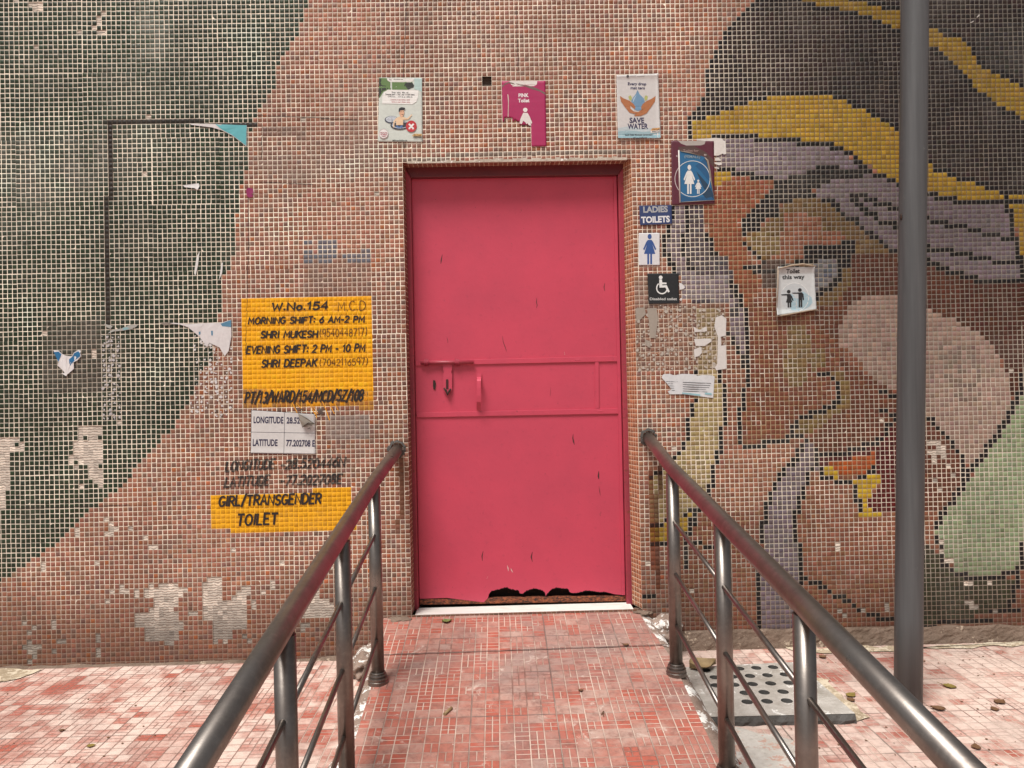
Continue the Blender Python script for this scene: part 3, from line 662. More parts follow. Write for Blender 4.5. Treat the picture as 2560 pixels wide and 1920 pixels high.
wall_ob = thing('mosaic_wall', (0.1, 0.0, -1.237), 'tall leaning wall covered in small mosaic tiles with a brown and green field and a large stylised face', 'wall')
keep = ~opening & ~bare
def tile_part(name, mask, label):
    cen = centres(mask); n = len(cen)
    me = tiles_mesh(name, cen, np.repeat(E1[None], n, 0), np.repeat(E2[None], n, 0), np.repeat(NN[None], n, 0), tint[mask])
    return tag(link_mesh(name, me, M_TILE, wall_ob), label)
tile_part('tile_field', keep & (zone == 0), 'terracotta brown mosaic tiles round the door')
tile_part('tile_field', keep & (zone == 1), 'dark green mosaic tiles at the left end')
tile_part('face_picture', keep & (zone == 2), 'tile picture of a face with a dark headdress and yellow band')
notice_a = tile_part('painted_notice', keep & (zone == 3), 'yellow painted notice with shift times')
notice_b = tile_part('painted_notice', keep & (zone == 4), 'yellow painted patch reading girl transgender toilet')

# grout sheet, sunk where tiles are missing
m = ~opening
u, v = U[m], V[m]; bb = bare[m]; n = len(u)
deep = np.zeros((NR, NC), bool)
for y, x in hole2: deep[y, x] = True
depth = np.where(deep, 0.02, np.where(bare, 0.0024, 0.0))
dep = depth[m]
co = np.zeros((n, 4, 3)); sg = [(-1, -1), (1, -1), (1, 1), (-1, 1)]
for i, (x, y) in enumerate(sg):
    uu = u + x * TX / 2; vv = v + y * TZ / 2
    co[:, i] = np.stack([uu, LEAN * vv + dep, vv], 1)
q_all = np.array([[0, 1, 2, 3]]) + (np.arange(n) * 4)[:, None]
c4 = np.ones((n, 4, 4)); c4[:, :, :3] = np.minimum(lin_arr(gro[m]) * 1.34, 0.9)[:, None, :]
# edges of the sunk places
ex, ec = [], []
for y, x in zip(*np.nonzero(bare)):
    for dy, dx, p, q in ((0, 1, (1, -1), (1, 1)), (0, -1, (-1, 1), (-1, -1)), (1, 0, (-1, -1), (1, -1)), (-1, 0, (1, 1), (-1, 1))):
        yy, xx = y + dy, x + dx
        d1 = depth[yy, xx] if 0 <= yy < NR and 0 <= xx < NC else 0
        if d1 < depth[y, x]:
            for (sx, sy), dd in ((p, depth[y, x]), (q, depth[y, x]), (q, d1), (p, d1)):
                uu, vv = U[y, x] + sx * TX / 2, V[y, x] + sy * TZ / 2
                ex.append((uu, LEAN * vv + dd, vv)); ec.append(lin_arr(gro[y, x]))
ne = len(ex) // 4
q_all = np.concatenate([q_all, np.arange(ne * 4).reshape(-1, 4) + n * 4])
co = np.concatenate([co.reshape(-1, 3), np.array(ex)]); ce = np.ones((ne * 4, 4)); ce[:, :3] = np.array(ec)
c4 = np.concatenate([c4.reshape(-1, 4), ce]); big = np.concatenate([np.repeat(bb.astype(float), 4), np.ones(ne * 4)])
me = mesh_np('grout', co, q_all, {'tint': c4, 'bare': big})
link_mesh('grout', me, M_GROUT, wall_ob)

# tiled reveals of the opening
DEP = 0.085
UL, UR, VT, VB = U0, U0 + ODW * TX, V0, V0 - ODH * TZ
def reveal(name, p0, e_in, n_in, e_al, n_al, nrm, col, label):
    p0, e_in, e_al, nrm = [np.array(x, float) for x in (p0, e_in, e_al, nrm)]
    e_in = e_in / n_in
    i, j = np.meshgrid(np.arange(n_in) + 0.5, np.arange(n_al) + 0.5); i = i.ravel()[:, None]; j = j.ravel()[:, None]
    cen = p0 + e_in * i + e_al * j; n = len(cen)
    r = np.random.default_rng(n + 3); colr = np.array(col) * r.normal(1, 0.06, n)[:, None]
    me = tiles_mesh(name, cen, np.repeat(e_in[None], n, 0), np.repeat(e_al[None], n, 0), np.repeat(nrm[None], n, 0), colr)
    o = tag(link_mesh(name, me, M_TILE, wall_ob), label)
    bm = bmesh.new()
    P = [Vector(p0), Vector(p0 + e_in * n_in), Vector(p0 + e_in * n_in + e_al * n_al), Vector(p0 + e_al * n_al)]
    bm.faces.new([bm.verts.new(p) for p in P])
    from_bm('reveal_grout', bm, ink(238, 214, 186, 0.9), o, smooth='keep')
SPL = 0.030
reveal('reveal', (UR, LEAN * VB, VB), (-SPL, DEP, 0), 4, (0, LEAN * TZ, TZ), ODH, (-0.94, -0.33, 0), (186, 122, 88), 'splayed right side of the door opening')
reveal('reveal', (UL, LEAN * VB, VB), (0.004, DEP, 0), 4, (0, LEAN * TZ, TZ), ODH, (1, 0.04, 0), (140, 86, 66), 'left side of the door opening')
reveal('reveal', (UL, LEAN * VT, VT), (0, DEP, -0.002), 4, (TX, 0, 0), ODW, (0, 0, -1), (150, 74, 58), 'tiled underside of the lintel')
# masonry behind the tiles
bm = bmesh.new()
XL, XR, ZB, ZT = U0 + C0 * TX, U0 + C1 * TX, V0 - R1 * TZ, V0 - R0 * TZ
YB = 0.34
box(bm, XL, XR, YB, YB + 0.06, ZB, ZT)
for x in (XL, XR - 0.02): hexa(bm, [(x, LEAN * ZB + .025, ZB), (x + .02, LEAN * ZB + .025, ZB), (x + .02, YB, ZB), (x, YB, ZB), (x, LEAN * ZT + .025, ZT), (x + .02, LEAN * ZT + .025, ZT), (x + .02, YB, ZT), (x, YB, ZT)])
box(bm, XL + .02, XR - .02, .06, YB, ZT - .05, ZT - .001); box(bm, XL + .02, XR - .02, .03, YB, ZB + .001, ZB + .03)
from_bm('masonry', bm, M_PLINTH, wall_ob)
# rough lime edge along the lintel and down the left corner
bm = bmesh.new()
for k in range(46):
    x = UL + 0.02 + k * 0.0221
    hgt = random.uniform(0.002, 0.009) + (0.004 if k > 12 else 0)
    p = wall(x, VT - 0.003, -0.002)
    hexa(bm, [(x, p.y - .0045, VT - .004), (x + .0219, p.y - .0045, VT - .004), (x + .0219, p.y + .006, VT - .004), (x, p.y + .006, VT - .004),
              (x, p.y - .004, VT + hgt), (x + .0219, p.y - .004, VT + hgt * random.uniform(.7, 1.2)), (x + .0219, p.y + .006, VT + hgt), (x, p.y + .006, VT + hgt)])
from_bm('lime_edge', bm, cement_material('lime', (0.62, 0.56, 0.48, 1), 0.3), wall_ob)
# crumbling cement at the foot of the right half
bm = bmesh.new()
nx, nz = 150, 9
X0, X1 = 0.80, XR
rows = []
for j in range(nz + 1):
    row = []
    for i in range(nx + 1):
        x = X0 + (X1 - X0) * i / nx
        top = -1.150 + 0.010 * mnoise.noise((x * 9, 0, 3)) - 0.012 * max(0, (x - 1.2))
        z = -1.25 + (top + 1.25) * j / nz
        bulge = 0.016 * (1 - j / nz) + 0.004 + 0.007 * mnoise.noise((x * 30, z * 30, 1)) + 0.004 * mnoise.noise((x * 80, z * 80, 5))
        if j == nz: bulge = 0.0005
        row.append(bm.verts.new(wall(x, z, max(bulge, 0.0005) + 0.001)))
    rows.append(row)
for j in range(nz):
    for i in range(nx): bm.faces.new((rows[j][i], rows[j][i + 1], rows[j + 1][i + 1], rows[j + 1][i]))
from_bm('cement_plinth', bm, M_PLINTH, wall_ob)
# dirt heaped along the foot of the left half
bm = bmesh.new()
rows = []
for j in range(5):
    row = []
    for i in range(nx + 1):
        x = XL + (-0.62 - XL) * i / nx
        z = -1.242 + 0.022 * j / 4 * (0.6 + 0.8 * abs(mnoise.noise((x * 7, 1, 2))))
        row.append(bm.verts.new(wall(x, z, 0.003 + (0.016 + 0.01 * mnoise.noise((x * 20, z * 50, 8))) * (1 - j / 4))))
    rows.append(row)
for j in range(4):
    for i in range(nx): bm.faces.new((rows[j][i], rows[j][i + 1], rows[j + 1][i + 1], rows[j + 1][i]))
from_bm('dirt_fillet', bm, M_PLINTH, wall_ob)
# ------------------------------------------------------------------ brush lettering
def arc(cx, cy, rx, ry, a0, a1, n=9):
    return [(cx + rx * math.cos(R(a0 + (a1 - a0) * i / n)), cy + ry * math.sin(R(a0 + (a1 - a0) * i / n))) for i in range(n + 1)]
G = {
 'A': (.66, [[(0, 0), (.33, 1), (.66, 0)], [(.13, .34), (.53, .34)]]),
 'C': (.60, [arc(.34, .5, .34, .5, 50, 310, 14)]),
 'D': (.62, [[(0, 0), (0, 1)], [(0, 1)] + arc(.2, .5, .42, .5, 90, -90, 12) + [(0, 0)]]),
 'E': (.52, [[(.52, 1), (0, 1), (0, 0), (.52, 0)], [(0, .52), (.42, .52)]]),
 'F': (.52, [[(.52, 1), (0, 1), (0, 0)], [(0, .52), (.42, .52)]]),
 'G': (.64, [arc(.34, .5, .34, .5, 50, 330, 14) + [(.63, .42), (.38, .42)]]),
 'H': (.60, [[(0, 0), (0, 1)], [(.6, 0), (.6, 1)], [(0, .5), (.6, .5)]]),
 'I': (.10, [[(.05, 0), (.05, 1)]]),
 'K': (.58, [[(0, 0), (0, 1)], [(.58, 1), (.02, .45)], [(.2, .6), (.58, 0)]]),
 'L': (.48, [[(0, 1), (0, 0), (.48, 0)]]),
 'M': (.74, [[(0, 0), (.06, 1), (.37, .3), (.68, 1), (.74, 0)]]),
 'N': (.62, [[(0, 0), (0, 1), (.62, 0), (.62, 1)]]),
 'O': (.66, [arc(.33, .5, .33, .5, 90, 450, 18)]),
 'P': (.54, [[(0, 0), (0, 1)], [(0, 1)] + arc(.26, .74, .28, .26, 90, -90, 9) + [(0, .48)]]),
 'R': (.58, [[(0, 0), (0, 1)], [(0, 1)] + arc(.26, .75, .28, .25, 90, -90, 9) + [(0, .5)], [(.24, .5), (.58, 0)]]),
 'S': (.54, [arc(.28, .75, .26, .25, 30, 270, 10) + arc(.27, .25, .27, .25, 90, -150, 10)[1:]]),
 'T': (.60, [[(0, 1), (.6, 1)], [(.3, 1), (.3, 0)]]),
 'U': (.60, [[(0, 1)] + arc(.3, .3, .3, .3, 180, 360, 10) + [(.6, 1)]]),
 'V': (.62, [[(0, 1), (.31, 0), (.62, 1)]]),
 'W': (.86, [[(0, 1), (.2, 0), (.43, .75), (.66, 0), (.86, 1)]]),
 'Z': (.56, [[(0, 1), (.56, 1), (0, 0), (.56, 0)]]),
 'o': (.44, [arc(.22, .3, .22, .3, 90, 450, 14)]),
 '0': (.54, [arc(.27, .5, .27, .5, 90, 450, 18)]),
 '1': (.30, [[(0, .75), (.2, 1), (.2, 0)]]),
 '|': (.10, [[(.05, 0), (.05, 1)]]),
 '2': (.54, [arc(.27, .73, .27, .27, 160, -20, 9) + [(0, 0), (.54, 0)]]),
 '3': (.52, [arc(.25, .75, .25, .25, 140, -90, 9), arc(.25, .26, .27, .26, 90, -140, 9)]),
 '4': (.56, [[(.42, 0), (.42, 1), (0, .3), (.56, .3)]]),
 '5': (.52, [[(.5, 1), (.08, 1), (.04, .56)] + arc(.24, .32, .28, .32, 110, -150, 10)]),
 '6': (.52, [[(.42, 1)] + arc(.26, .3, .26, .3, 160, 520, 16)]),
 '7': (.52, [[(0, 1), (.52, 1), (.18, 0)]]),
 '8': (.52, [arc(.26, .75, .22, .25, 270, 630, 14), arc(.26, .25, .26, .25, 90, 450, 14)]),
 '9': (.52, [arc(.26, .7, .26, .3, 0, 360, 14) + [(.5, .4), (.4, 0)]]),
 '/': (.40, [[(0, -.12), (.4, 1.12)]]),
 ':': (.10, [[(.05, .12), (.05, .26)], [(.05, .62), (.05, .76)]]),
 '.': (.10, [[(.05, 0), (.05, .12)]]),
 '-': (.34, [[(0, .45), (.34, .45)]]),
 '(': (.24, [arc(.34, .5, .34, .62, 120, 240, 8)]),
 ')': (.24, [arc(-.1, .5, .34, .62, 60, -60, 8)]),
 ' ': (.30, []),
}
LAYER = [0.0]
def ribbon(bm, pts, w, h):
    """a brush stroke on the wall; pts in wall (u, v)"""
    P = [Vector(p) for p in pts]; Q = [P[0]]
    for p in P[1:]:
        if (p - Q[-1]).length > 1e-5: Q.append(p)
    if len(Q) < 2: return
    closed = (Q[0] - Q[-1]).length < 1e-4
    n = len(Q); L = []; RR = []
    for i in range(n):
        a = Q[i] - Q[i - 1] if i > 0 else (Q[-1] - Q[-2] if closed else Q[1] - Q[0])
        b = Q[i + 1] - Q[i] if i < n - 1 else (Q[1] - Q[0] if closed else Q[-1] - Q[-2])
        a = a.normalized(); b = b.normalized()
        na, nb = Vector((-a.y, a.x)), Vector((-b.y, b.x))
        m = na + nb
        m = na if m.length < 0.3 else m.normalized()
        k = min(1.7, 1.0 / max(0.35, m.dot(na)))
        ww = w * (1 + 0.10 * math.sin(i * 2.1 + Q[0].x * 90))
        e = Vector((0, 0))
        if not closed and i == 0: e = -a * w * 0.5
        if not closed and i == n - 1: e = b * w * 0.5
        L.append(Q[i] + m * ww * k + e); RR.append(Q[i] - m * ww * k + e)
    lv = [bm.verts.new(wall(p.x, p.y, h)) for p in L]; rv = [bm.verts.new(wall(p.x, p.y, h)) for p in RR]
    for i in range(n - 1): bm.faces.new((lv[i], lv[i + 1], rv[i + 1], rv[i]))
def brush_text(bm, text, p0, p1, hpx, w=0.0058, slant=0.12, wob=0.03):
    a = Vector(wpt(*p0)); b = Vector(wpt(*p1))
    H = hpx * TX / 11.85
    tot = sum(G[c][0] + .22 for c in text) - .22
    d = (b - a).normalized(); up = Vector((-d.y, d.x)); L = (b - a).length
    sx = (L - 2 * w * 0.6) / (tot * H) * H
    x = 0.0
    rnd = random.Random(len(text) * 7 + int(p0[0]))
    for c in text:
        wd, strokes = G[c]
        jy = rnd.uniform(-wob, wob); js = 1 + rnd.uniform(-wob, wob); sl = slant + rnd.uniform(-.03, .03)
        for s in strokes:
            LAYER[0] += 1
            pts = [a + d * ((x + px) * sx + w * .6 + sl * (py * H)) + up * (w * .4 + (py * js + jy) * (H - 0.8 * w)) for px, py in s]
            ribbon(bm, pts, w, 0.0021 + (LAYER[0] % 7) * 0.00009)
        x += wd + .22
def letter_material(name, c, miss):
    m = N(name); g = m.node('ShaderNodeNewGeometry').outputs['Position']; q = m.sep(g)
    fx = m.math('FRACT', m.math('DIVIDE', m.math('SUBTRACT', q[0], U0), TX)); fz = m.math('FRACT', m.math('DIVIDE', m.math('SUBTRACT', q[2], V0 + ZC), TZ))
    def e(f): return m.ramp(m.math('MINIMUM', f, m.math('SUBTRACT', 1.0, f)), 0.07, 0.10, 1.0, 0.0)
    gr = m.math('MAXIMUM', e(fx), e(fz)); n = m.noise(m.pos((70, 70, 30)), 1.0, 3)
    base = m.mix(m.ramp(n, 0.4, 0.8, 0, 0.25), c, (0.08, 0.05, 0.03, 1))
    m.base(base).rough(0.45)
    if miss:
        tr = m.node('ShaderNodeBsdfTransparent'); mx = m.node('ShaderNodeMixShader')
        f = m.math('MAXIMUM', m.math('MULTIPLY', gr, miss), m.ramp(n, 0.62, 0.72, 0.0, 0.8 * miss))
        m.t.links.new(f, mx.inputs[0]); m.t.links.new(m.b.outputs[0], mx.inputs[1]); m.t.links.new(tr.outputs[0], mx.inputs[2])
        m.t.links.new(mx.outputs[0], m.out.inputs[0])
    return m.m
M_BRUSH = letter_material('black_brush_paint', (0.012, 0.010, 0.010, 1), 0.0)
M_BRUSHDRY = letter_material('black_paint_missing_the_joints', (0.014, 0.012, 0.012, 1), 0.5)
M_PEN = letter_material('brown_marker', (0.05, 0.012, 0.006, 1), 0.0)
def lettering(name, items, mat, parent, label=None, **kw):
    for it in items:
        bm = bmesh.new(); brush_text(bm, *it, **kw)
        tag(from_bm(name, bm, mat, parent, smooth='keep'), label)
lettering('lettering', [('W.No.154', (679, 777), (820, 774), 20)], M_BRUSH, notice_a, w=.0044)
lettering('lettering', [('MORNING SHIFT: 6 AM-2 PM', (620, 811), (911, 806), 16.5), ('SHRI MUKESH', (651, 846), (794, 844), 17.5),
    ('EVENING SHIFT: 2 PM - 10 PM', (615, 885), (912, 879), 19), ('SHRI DEEPAK', (653, 919), (792, 916), 19)], M_BRUSH, notice_a, w=.0036, slant=.16)
lettering('lettering', [('PT/13/WARD/154/MCD/SZ/108', (611, 1009), (907, 1002), 28)], M_BRUSH, notice_a, w=.0044, slant=.2)
lettering('handwriting', [('M.C.D', (845, 779), (914, 776), 23), ('(9540448717)', (799, 842), (917, 839), 19), ('(7042116597)', (799, 915), (919, 912), 17)], M_PEN, notice_a, w=.0016, slant=.05, wob=.05)
lettering('lettering', [('GIRL/TRANSGENDER', (546, 1266), (803, 1259), 26), ('TOILET', (591, 1314), (694, 1311), 28)], M_BRUSH, notice_b, w=.0046, slant=.14)
lettering('brush_lettering', [('LONGITUDE', (563, 1179), (686, 1173), 25), ('-28.520446N', (700, 1174), (862, 1167), 24), ('LATITUDE', (560, 1218), (673, 1213), 25), ('-77.202708E', (700, 1214), (854, 1209), 24)], M_BRUSHDRY, wall_ob,
    'black hand painted longitude and latitude on bare brown tiles', w=.0046, slant=.22, wob=.04)
# cracked joints between the sheets the mosaic came in
for p in CRACKS:
    bm = bmesh.new(); g = [Vector(wpt(*q)) for q in p]; pts = []
    for q, r_ in zip(g, g[1:]):
        n = max(3, int((r_ - q).length / .012))
        for k in range(n):
            w = q.lerp(r_, k / n); j = .0022
            pts.append((w.x + random.uniform(-j, j), w.y + random.uniform(-j, j)))
    ribbon(bm, pts, .0011, .0011); from_bm('crack', bm, M_BRUSHDRY, wall_ob, smooth='keep')
# yellow runs below the big notice
bm = bmesh.new()
for x0, y0, x1, y1, w in ((730, 1005, 744, 1034, .0022), (742, 1008, 759, 1026, .0016), (768, 1002, 788, 1036, .002), (788, 1030, 792, 1045, .0018), (776, 1003, 794, 1034, .0016), (806, 1003, 824, 1050, .0022), (822, 1003, 836, 1034, .0018), (834, 1002, 846, 1026, .0016), (905, 972, 918, 990, .0016), (912, 985, 917, 1000, .0014), (890, 968, 893, 985, .0012), (905, 985, 914, 1004, .0012)) + tuple((620 + k * 14, 972, 620 + k * 14 + random.uniform(-6, 9), 980 + random.uniform(0, 9), .0016) for k in range(22)):
    ribbon(bm, [wpt(x0, y0), wpt((x0 + x1) / 2 + random.uniform(-1, 2), (y0 + y1) / 2), wpt(x1, y1)], w, .00185 + random.uniform(0, .0001))
from_bm('paint_run', bm, ink(244, 166, 28), notice_a, smooth='keep')

# ------------------------------------------------------------------ posters
def lerp2(q, s, t):
    (a, b, c, d) = q                       # corners: upper left, upper right, lower right, lower left
    return ((a[0] * (1 - s) + b[0] * s) * (1 - t) + (d[0] * (1 - s) + c[0] * s) * t, (a[1] * (1 - s) + b[1] * s) * (1 - t) + (d[1] * (1 - s) + c[1] * s) * t)
def paper_h(u, v, amp=0.0006):
    """paper glued over the tiles follows them a little"""
    f = abs(((u - U0) / TX) % 1 - 0.5) * 2; g = abs(((V0 - v) / TZ) % 1 - 0.5) * 2
    return -amp * (max(0, f - .8) + max(0, g - .8)) * 4 + amp * 0.8 * mnoise.noise((u * 18, v * 18, 3))
class Poster:
    def __init__(s, name, quad, color, label, cat, group=None, h=0.0028, amp=0.0006, curl=None, holes=None, rough=0.5):
        s.q = [wpt(*p) for p in quad]; s.h = h; s.n = 0; s.amp = amp; s.curl = curl or (lambda a, b: 0.0)
        cu = sum(p[0] for p in s.q) / 4; cv = min(p[1] for p in s.q)
        s.t = thing(name, tuple(wall(cu, cv, h)), label, cat, group)
        s.sheet = s.grid('sheet', ink(*color, rough=rough) if len(color) == 3 else color, holes)
    def P(s, u, v, l):
        # invert roughly to get the place on the sheet for the curl
        a, b, c, d = s.q
        w = max(1e-6, b[0] - a[0]); hh = max(1e-6, a[1] - d[1])
        S_ = (u - a[0]) / w; T_ = (a[1] - v) / hh
        return wall(u, v, s.h + paper_h(u, v, s.amp) + s.curl(S_, T_) + l)
    def grid(s, name, mat, holes=None):
        bm = bmesh.new(); nx, ny = 26, 36; V_ = {}
        for j in range(ny + 1):
            for i in range(nx + 1):
                p = lerp2(s.q, i / nx, j / ny)
                e = 0.0
                if i in (0, nx) or j in (0, ny): e = 0.0012 * mnoise.noise((p[0] * 60, p[1] * 60, 2))
                V_[i, j] = bm.verts.new(s.P(p[0] + e, p[1] + e, 0))
        for j in range(ny):
            for i in range(nx):
                if holes and holes((i + .5) / nx, (j + .5) / ny): continue
                f = bm.faces.new((V_[i, j], V_[i, j + 1], V_[i + 1, j + 1], V_[i + 1, j])); f.smooth = True
        bmesh.ops.delete(bm, geom=[v for v in bm.verts if not v.link_faces], context='VERTS')
        # a little thickness
        r = bmesh.ops.extrude_face_region(bm, geom=list(bm.faces))
        bmesh.ops.translate(bm, verts=[g for g in r['geom'] if isinstance(g, bmesh.types.BMVert)], vec=(0, -0.0004, 0.0))
        return from_bm(name, bm, mat, s.t)
    def lay(s):
        s.n += 1; return 0.00055 + s.n * 0.00012
    def poly(s, name, pts, color, mat=None, parent=None):
        """a printed shape, cut into strips so that it follows the sheet"""
        if isinstance(pts[0][0], (list, tuple)):
            if name in ('rule', 'cross') or len(pts) == 1: pass
            else: return [s.poly(name, sh, color, mat, parent) for sh in pts][0]
        bm = bmesh.new(); l = s.lay()
        shapes = pts if isinstance(pts[0][0], (list, tuple)) else [pts]
        for sh in shapes:
            vs = [bm.verts.new((*wpt(*p), 0)) for p in sh]
            f = bm.faces.new(vs)
        bmesh.ops.triangulate(bm, faces=bm.faces)
        us = [v.co.x for v in bm.verts]; ws = [v.co.y for v in bm.verts]
        for k in range(1, 16):
            for ax, lo, hi in ((0, min(us), max(us)), (1, min(ws), max(ws))):
                x = lo + (hi - lo) * k / 16
                if hi - lo > 0.02:
                    pl = Vector((x, 0, 0)) if ax == 0 else Vector((0, x, 0))
                    bmesh.ops.bisect_plane(bm, geom=list(bm.verts) + list(bm.edges) + list(bm.faces), plane_co=pl, plane_no=(1, 0, 0) if ax == 0 else (0, 1, 0))
        for v in bm.verts: v.co = s.P(v.co.x, v.co.y, l)
        return from_bm(name, bm, mat or ink(*color), parent or s.t, smooth='keep')
    def disc(s, name, c, rx, ry, color, a0=0, a1=360, inner=None, n=36, parent=None):
        o = [(c[0] + rx * math.cos(R(a0 + (a1 - a0) * k / n)), c[1] + ry * math.sin(R(a0 + (a1 - a0) * k / n))) for k in range(n + (0 if a1 - a0 == 360 else 1))]
        if inner is None: return s.poly(name, o, color, parent=parent)
        shapes = []
        m = len(o); full = a1 - a0 == 360
        for k in range(m if full else m - 1):
            p, q = o[k], o[(k + 1) % m]
            f = lambda z: (c[0] + (z[0] - c[0]) * inner, c[1] + (z[1] - c[1]) * inner)
            shapes.append([p, q, f(q), f(p)])
        bm = bmesh.new(); l = s.lay()
        for sh in shapes: bm.faces.new([bm.verts.new(s.P(*wpt(*p), l)) for p in sh])
        bmesh.ops.remove_doubles(bm, verts=bm.verts, dist=1e-5)
        return from_bm(name, bm, ink(*color), parent or s.t, smooth='keep')
    def text(s, name, items, color, bold=0.02, parent=None, cut=None):
        l = s.lay()
        for body, p0, p1, hpx in items:
            bm = bmesh.new()
            cu = bpy.data.curves.new('t', 'FONT'); cu.body = body; cu.size = 1.0; cu.offset = bold * 1.0; cu.resolution_u = 3
            ob = bpy.data.objects.new('t', cu); COL.objects.link(ob)
            dg = bpy.context.evaluated_depsgraph_get(); me = bpy.data.meshes.new_from_object(ob.evaluated_get(dg))
            bpy.data.objects.remove(ob); bpy.data.curves.remove(cu)
            xs = [v.co.x for v in me.vertices]; x0, x1 = min(xs), max(xs)
            a = Vector(wpt(*p0)); b = Vector(wpt(*p1)); d = (b - a); up = Vector((-d.y, d.x)).normalized(); H = hpx * TX / 11.85 / 0.73
            vs = []
            for v in me.vertices:
                w = a + d * ((v.co.x - x0) / (x1 - x0)) + up * (v.co.y * H); vs.append(bm.verts.new(s.P(w.x, w.y, l)))
            for f in me.polygons:
                if cut and all(cut(me.vertices[i].co.x / (x1 - x0), me.vertices[i].co.y) for i in f.vertices): continue
                try: bm.faces.new([vs[i] for i in f.vertices])
                except ValueError: pass
            bpy.data.meshes.remove(me)
            from_bm(name, bm, ink(*color), parent or s.t, smooth='keep')
def strips(pts, w):
    """px polyline -> px quads"""
    out = []
    for (x0, y0), (x1, y1) in zip(pts, pts[1:]):
        L = math.hypot(x1 - x0, y1 - y0) or 1; nx, ny = -(y1 - y0) / L * w / 2, (x1 - x0) / L * w / 2
        out.append([(x0 + nx, y0 + ny), (x1 + nx, y1 + ny), (x1 - nx, y1 - ny), (x0 - nx, y0 - ny)])
    return out
def pictogram(s, name, f, color, skirt=True, parent=None):
    """standing figure from a unit box (0..1, 0..1 downwards) through f"""
    o = s.disc(name, f(.5, .09), abs(f(.15, 0)[0] - f(0, 0)[0]) , abs(f(0, .088)[1] - f(0, 0)[1]), color, parent=parent)
    if skirt:
        body = [(.36, .20), (.64, .20), (.76, .27), (.99, .50), (.90, .545), (.70, .34), (.92, .66), (.68, .66), (.68, 1.0), (.54, 1.0), (.54, .66), (.46, .66), (.46, 1.0), (.32, 1.0), (.32, .66), (.08, .66), (.30, .34), (.10, .545), (.01, .50), (.24, .27)]
    s.poly(name, [f(*p) for p in body], color, parent=o)
    return o

# 1 scavenging notice (image at 930,180 scale 5.146)
a1 = lambda *p: [(930 + x / 5.146, 180 + y / 5.146) for x, y in p]
p = Poster('poster', a1((92, 75), (645, 80), (650, 908), (78, 900)), (214, 222, 214), 'white and green notice with a man climbing out of a manhole and a red cross', 'poster', 'paper notices over the door')
p.poly('tree_picture', a1((92, 80), (520, 84), (520, 200), (470, 232), (230, 232), (150, 255), (105, 330), (88, 340)), (98, 132, 72))
p.poly('tree_picture', [a1((94, 85), (125, 90), (132, 175), (180, 180), (212, 215), (190, 232), (140, 245), (100, 310), (88, 345)), a1((425, 150), (450, 138), (520, 140), (543, 175), (535, 205), (500, 215), (470, 232), (440, 200), (415, 180))], (36, 40, 32))
p.poly('sky_picture', a1((545, 85), (640, 88), (643, 260), (598, 240), (545, 225)), (184, 212, 208))
p.poly('heading_panel', a1((190, 84), (540, 86), (532, 120), (500, 136), (235, 134), (200, 112)), (236, 236, 230))
p.poly('heading_mark', [a1((225, 92), (250, 90), (255, 110), (228, 110)), a1((280, 95), (400, 97), (400, 104), (280, 102))], (96, 84, 80))
p.poly('text_panel', a1((205, 232), (600, 238), (595, 330), (570, 390), (520, 420), (132, 410), (135, 320), (160, 262)), (244, 244, 240))
p.text('lettering', [('Employing Manual', *a1((255, 276), (468, 279)), 4.0), ('Scavengers is Strictly Prohibited.', *a1((175, 300), (552, 305)), 4.0), ('Offenders will be penalised.', *a1((205, 328), (524, 333)), 4.0)], (40, 40, 42), .03)
p.text('lettering', [('Licensed operators and', *a1((242, 368), (486, 370)), 3.6), ('vehicles permitted only', *a1((247, 396), (490, 399)), 3.6)], (176, 66, 80), .02)
p.disc('manhole_cover', a1((255, 618))[0], 17.5, 9.5, (58, 66, 84)); p.disc('manhole_cover', a1((258, 612))[0], 15.5, 7.6, (206, 214, 222)); p.disc('manhole_cover', a1((260, 612))[0], 11, 5.2, (150, 162, 176), inner=.9)
p.disc('manhole_opening', a1((360, 690))[0], 23.5, 11.2, (40, 48, 66)); p.disc('manhole_opening', a1((365, 686))[0], 21, 8.8, (190, 200, 212)); p.disc('manhole_opening', a1((368, 684))[0], 18, 7.2, (48, 52, 62))
p.poly('figure_trousers', a1((312, 680), (398, 680), (395, 718), (352, 724), (315, 716)), (74, 118, 176))
p.poly('figure_body', a1((350, 578), (410, 582), (450, 602), (490, 570), (512, 548), (520, 556), (470, 616), (402, 622), (402, 686), (312, 688), (308, 630), (292, 660), (286, 720), (272, 715), (278, 640), (308, 600)), (240, 208, 170))
p.poly('figure_head', a1((352, 500), (412, 496), (418, 530), (405, 566), (385, 590), (366, 578), (352, 540)), (226, 178, 144))
p.poly('figure_face', [a1((370, 510), (384, 508), (384, 513), (370, 515)), a1((396, 508), (410, 507), (410, 512), (396, 513)), a1((383, 550), (404, 548), (396, 555), (386, 555))], (60, 40, 34))
p.poly('figure_hair', a1((344, 500), (352, 470), (380, 458), (425, 466), (430, 482), (410, 496), (368, 498), (358, 520), (346, 518)), (28, 28, 34))
p.disc('red_disc', a1((507, 704))[0], 13.6, 14.4, (196, 44, 52)); p.poly('cross', strips(a1((477, 672), (537, 738)), 4.2) , (246, 246, 244)); p.poly('cross', strips(a1((537, 672), (477, 738)), 4.2), (246, 246, 244))
p.disc('stamp', a1((152, 800))[0], 11.2, 11.6, (240, 238, 236)); p.disc('stamp', a1((152, 800))[0], 11.4, 11.8, (186, 120, 130), inner=.94)
p.text('lettering', [('HELPLINE', *a1((108, 795), (196, 797)), 3.0), ('NUMBER', *a1((112, 820), (196, 822)), 3.4), ('14420', *a1((130, 842), (178, 843)), 2.8)], (168, 46, 70), .03)
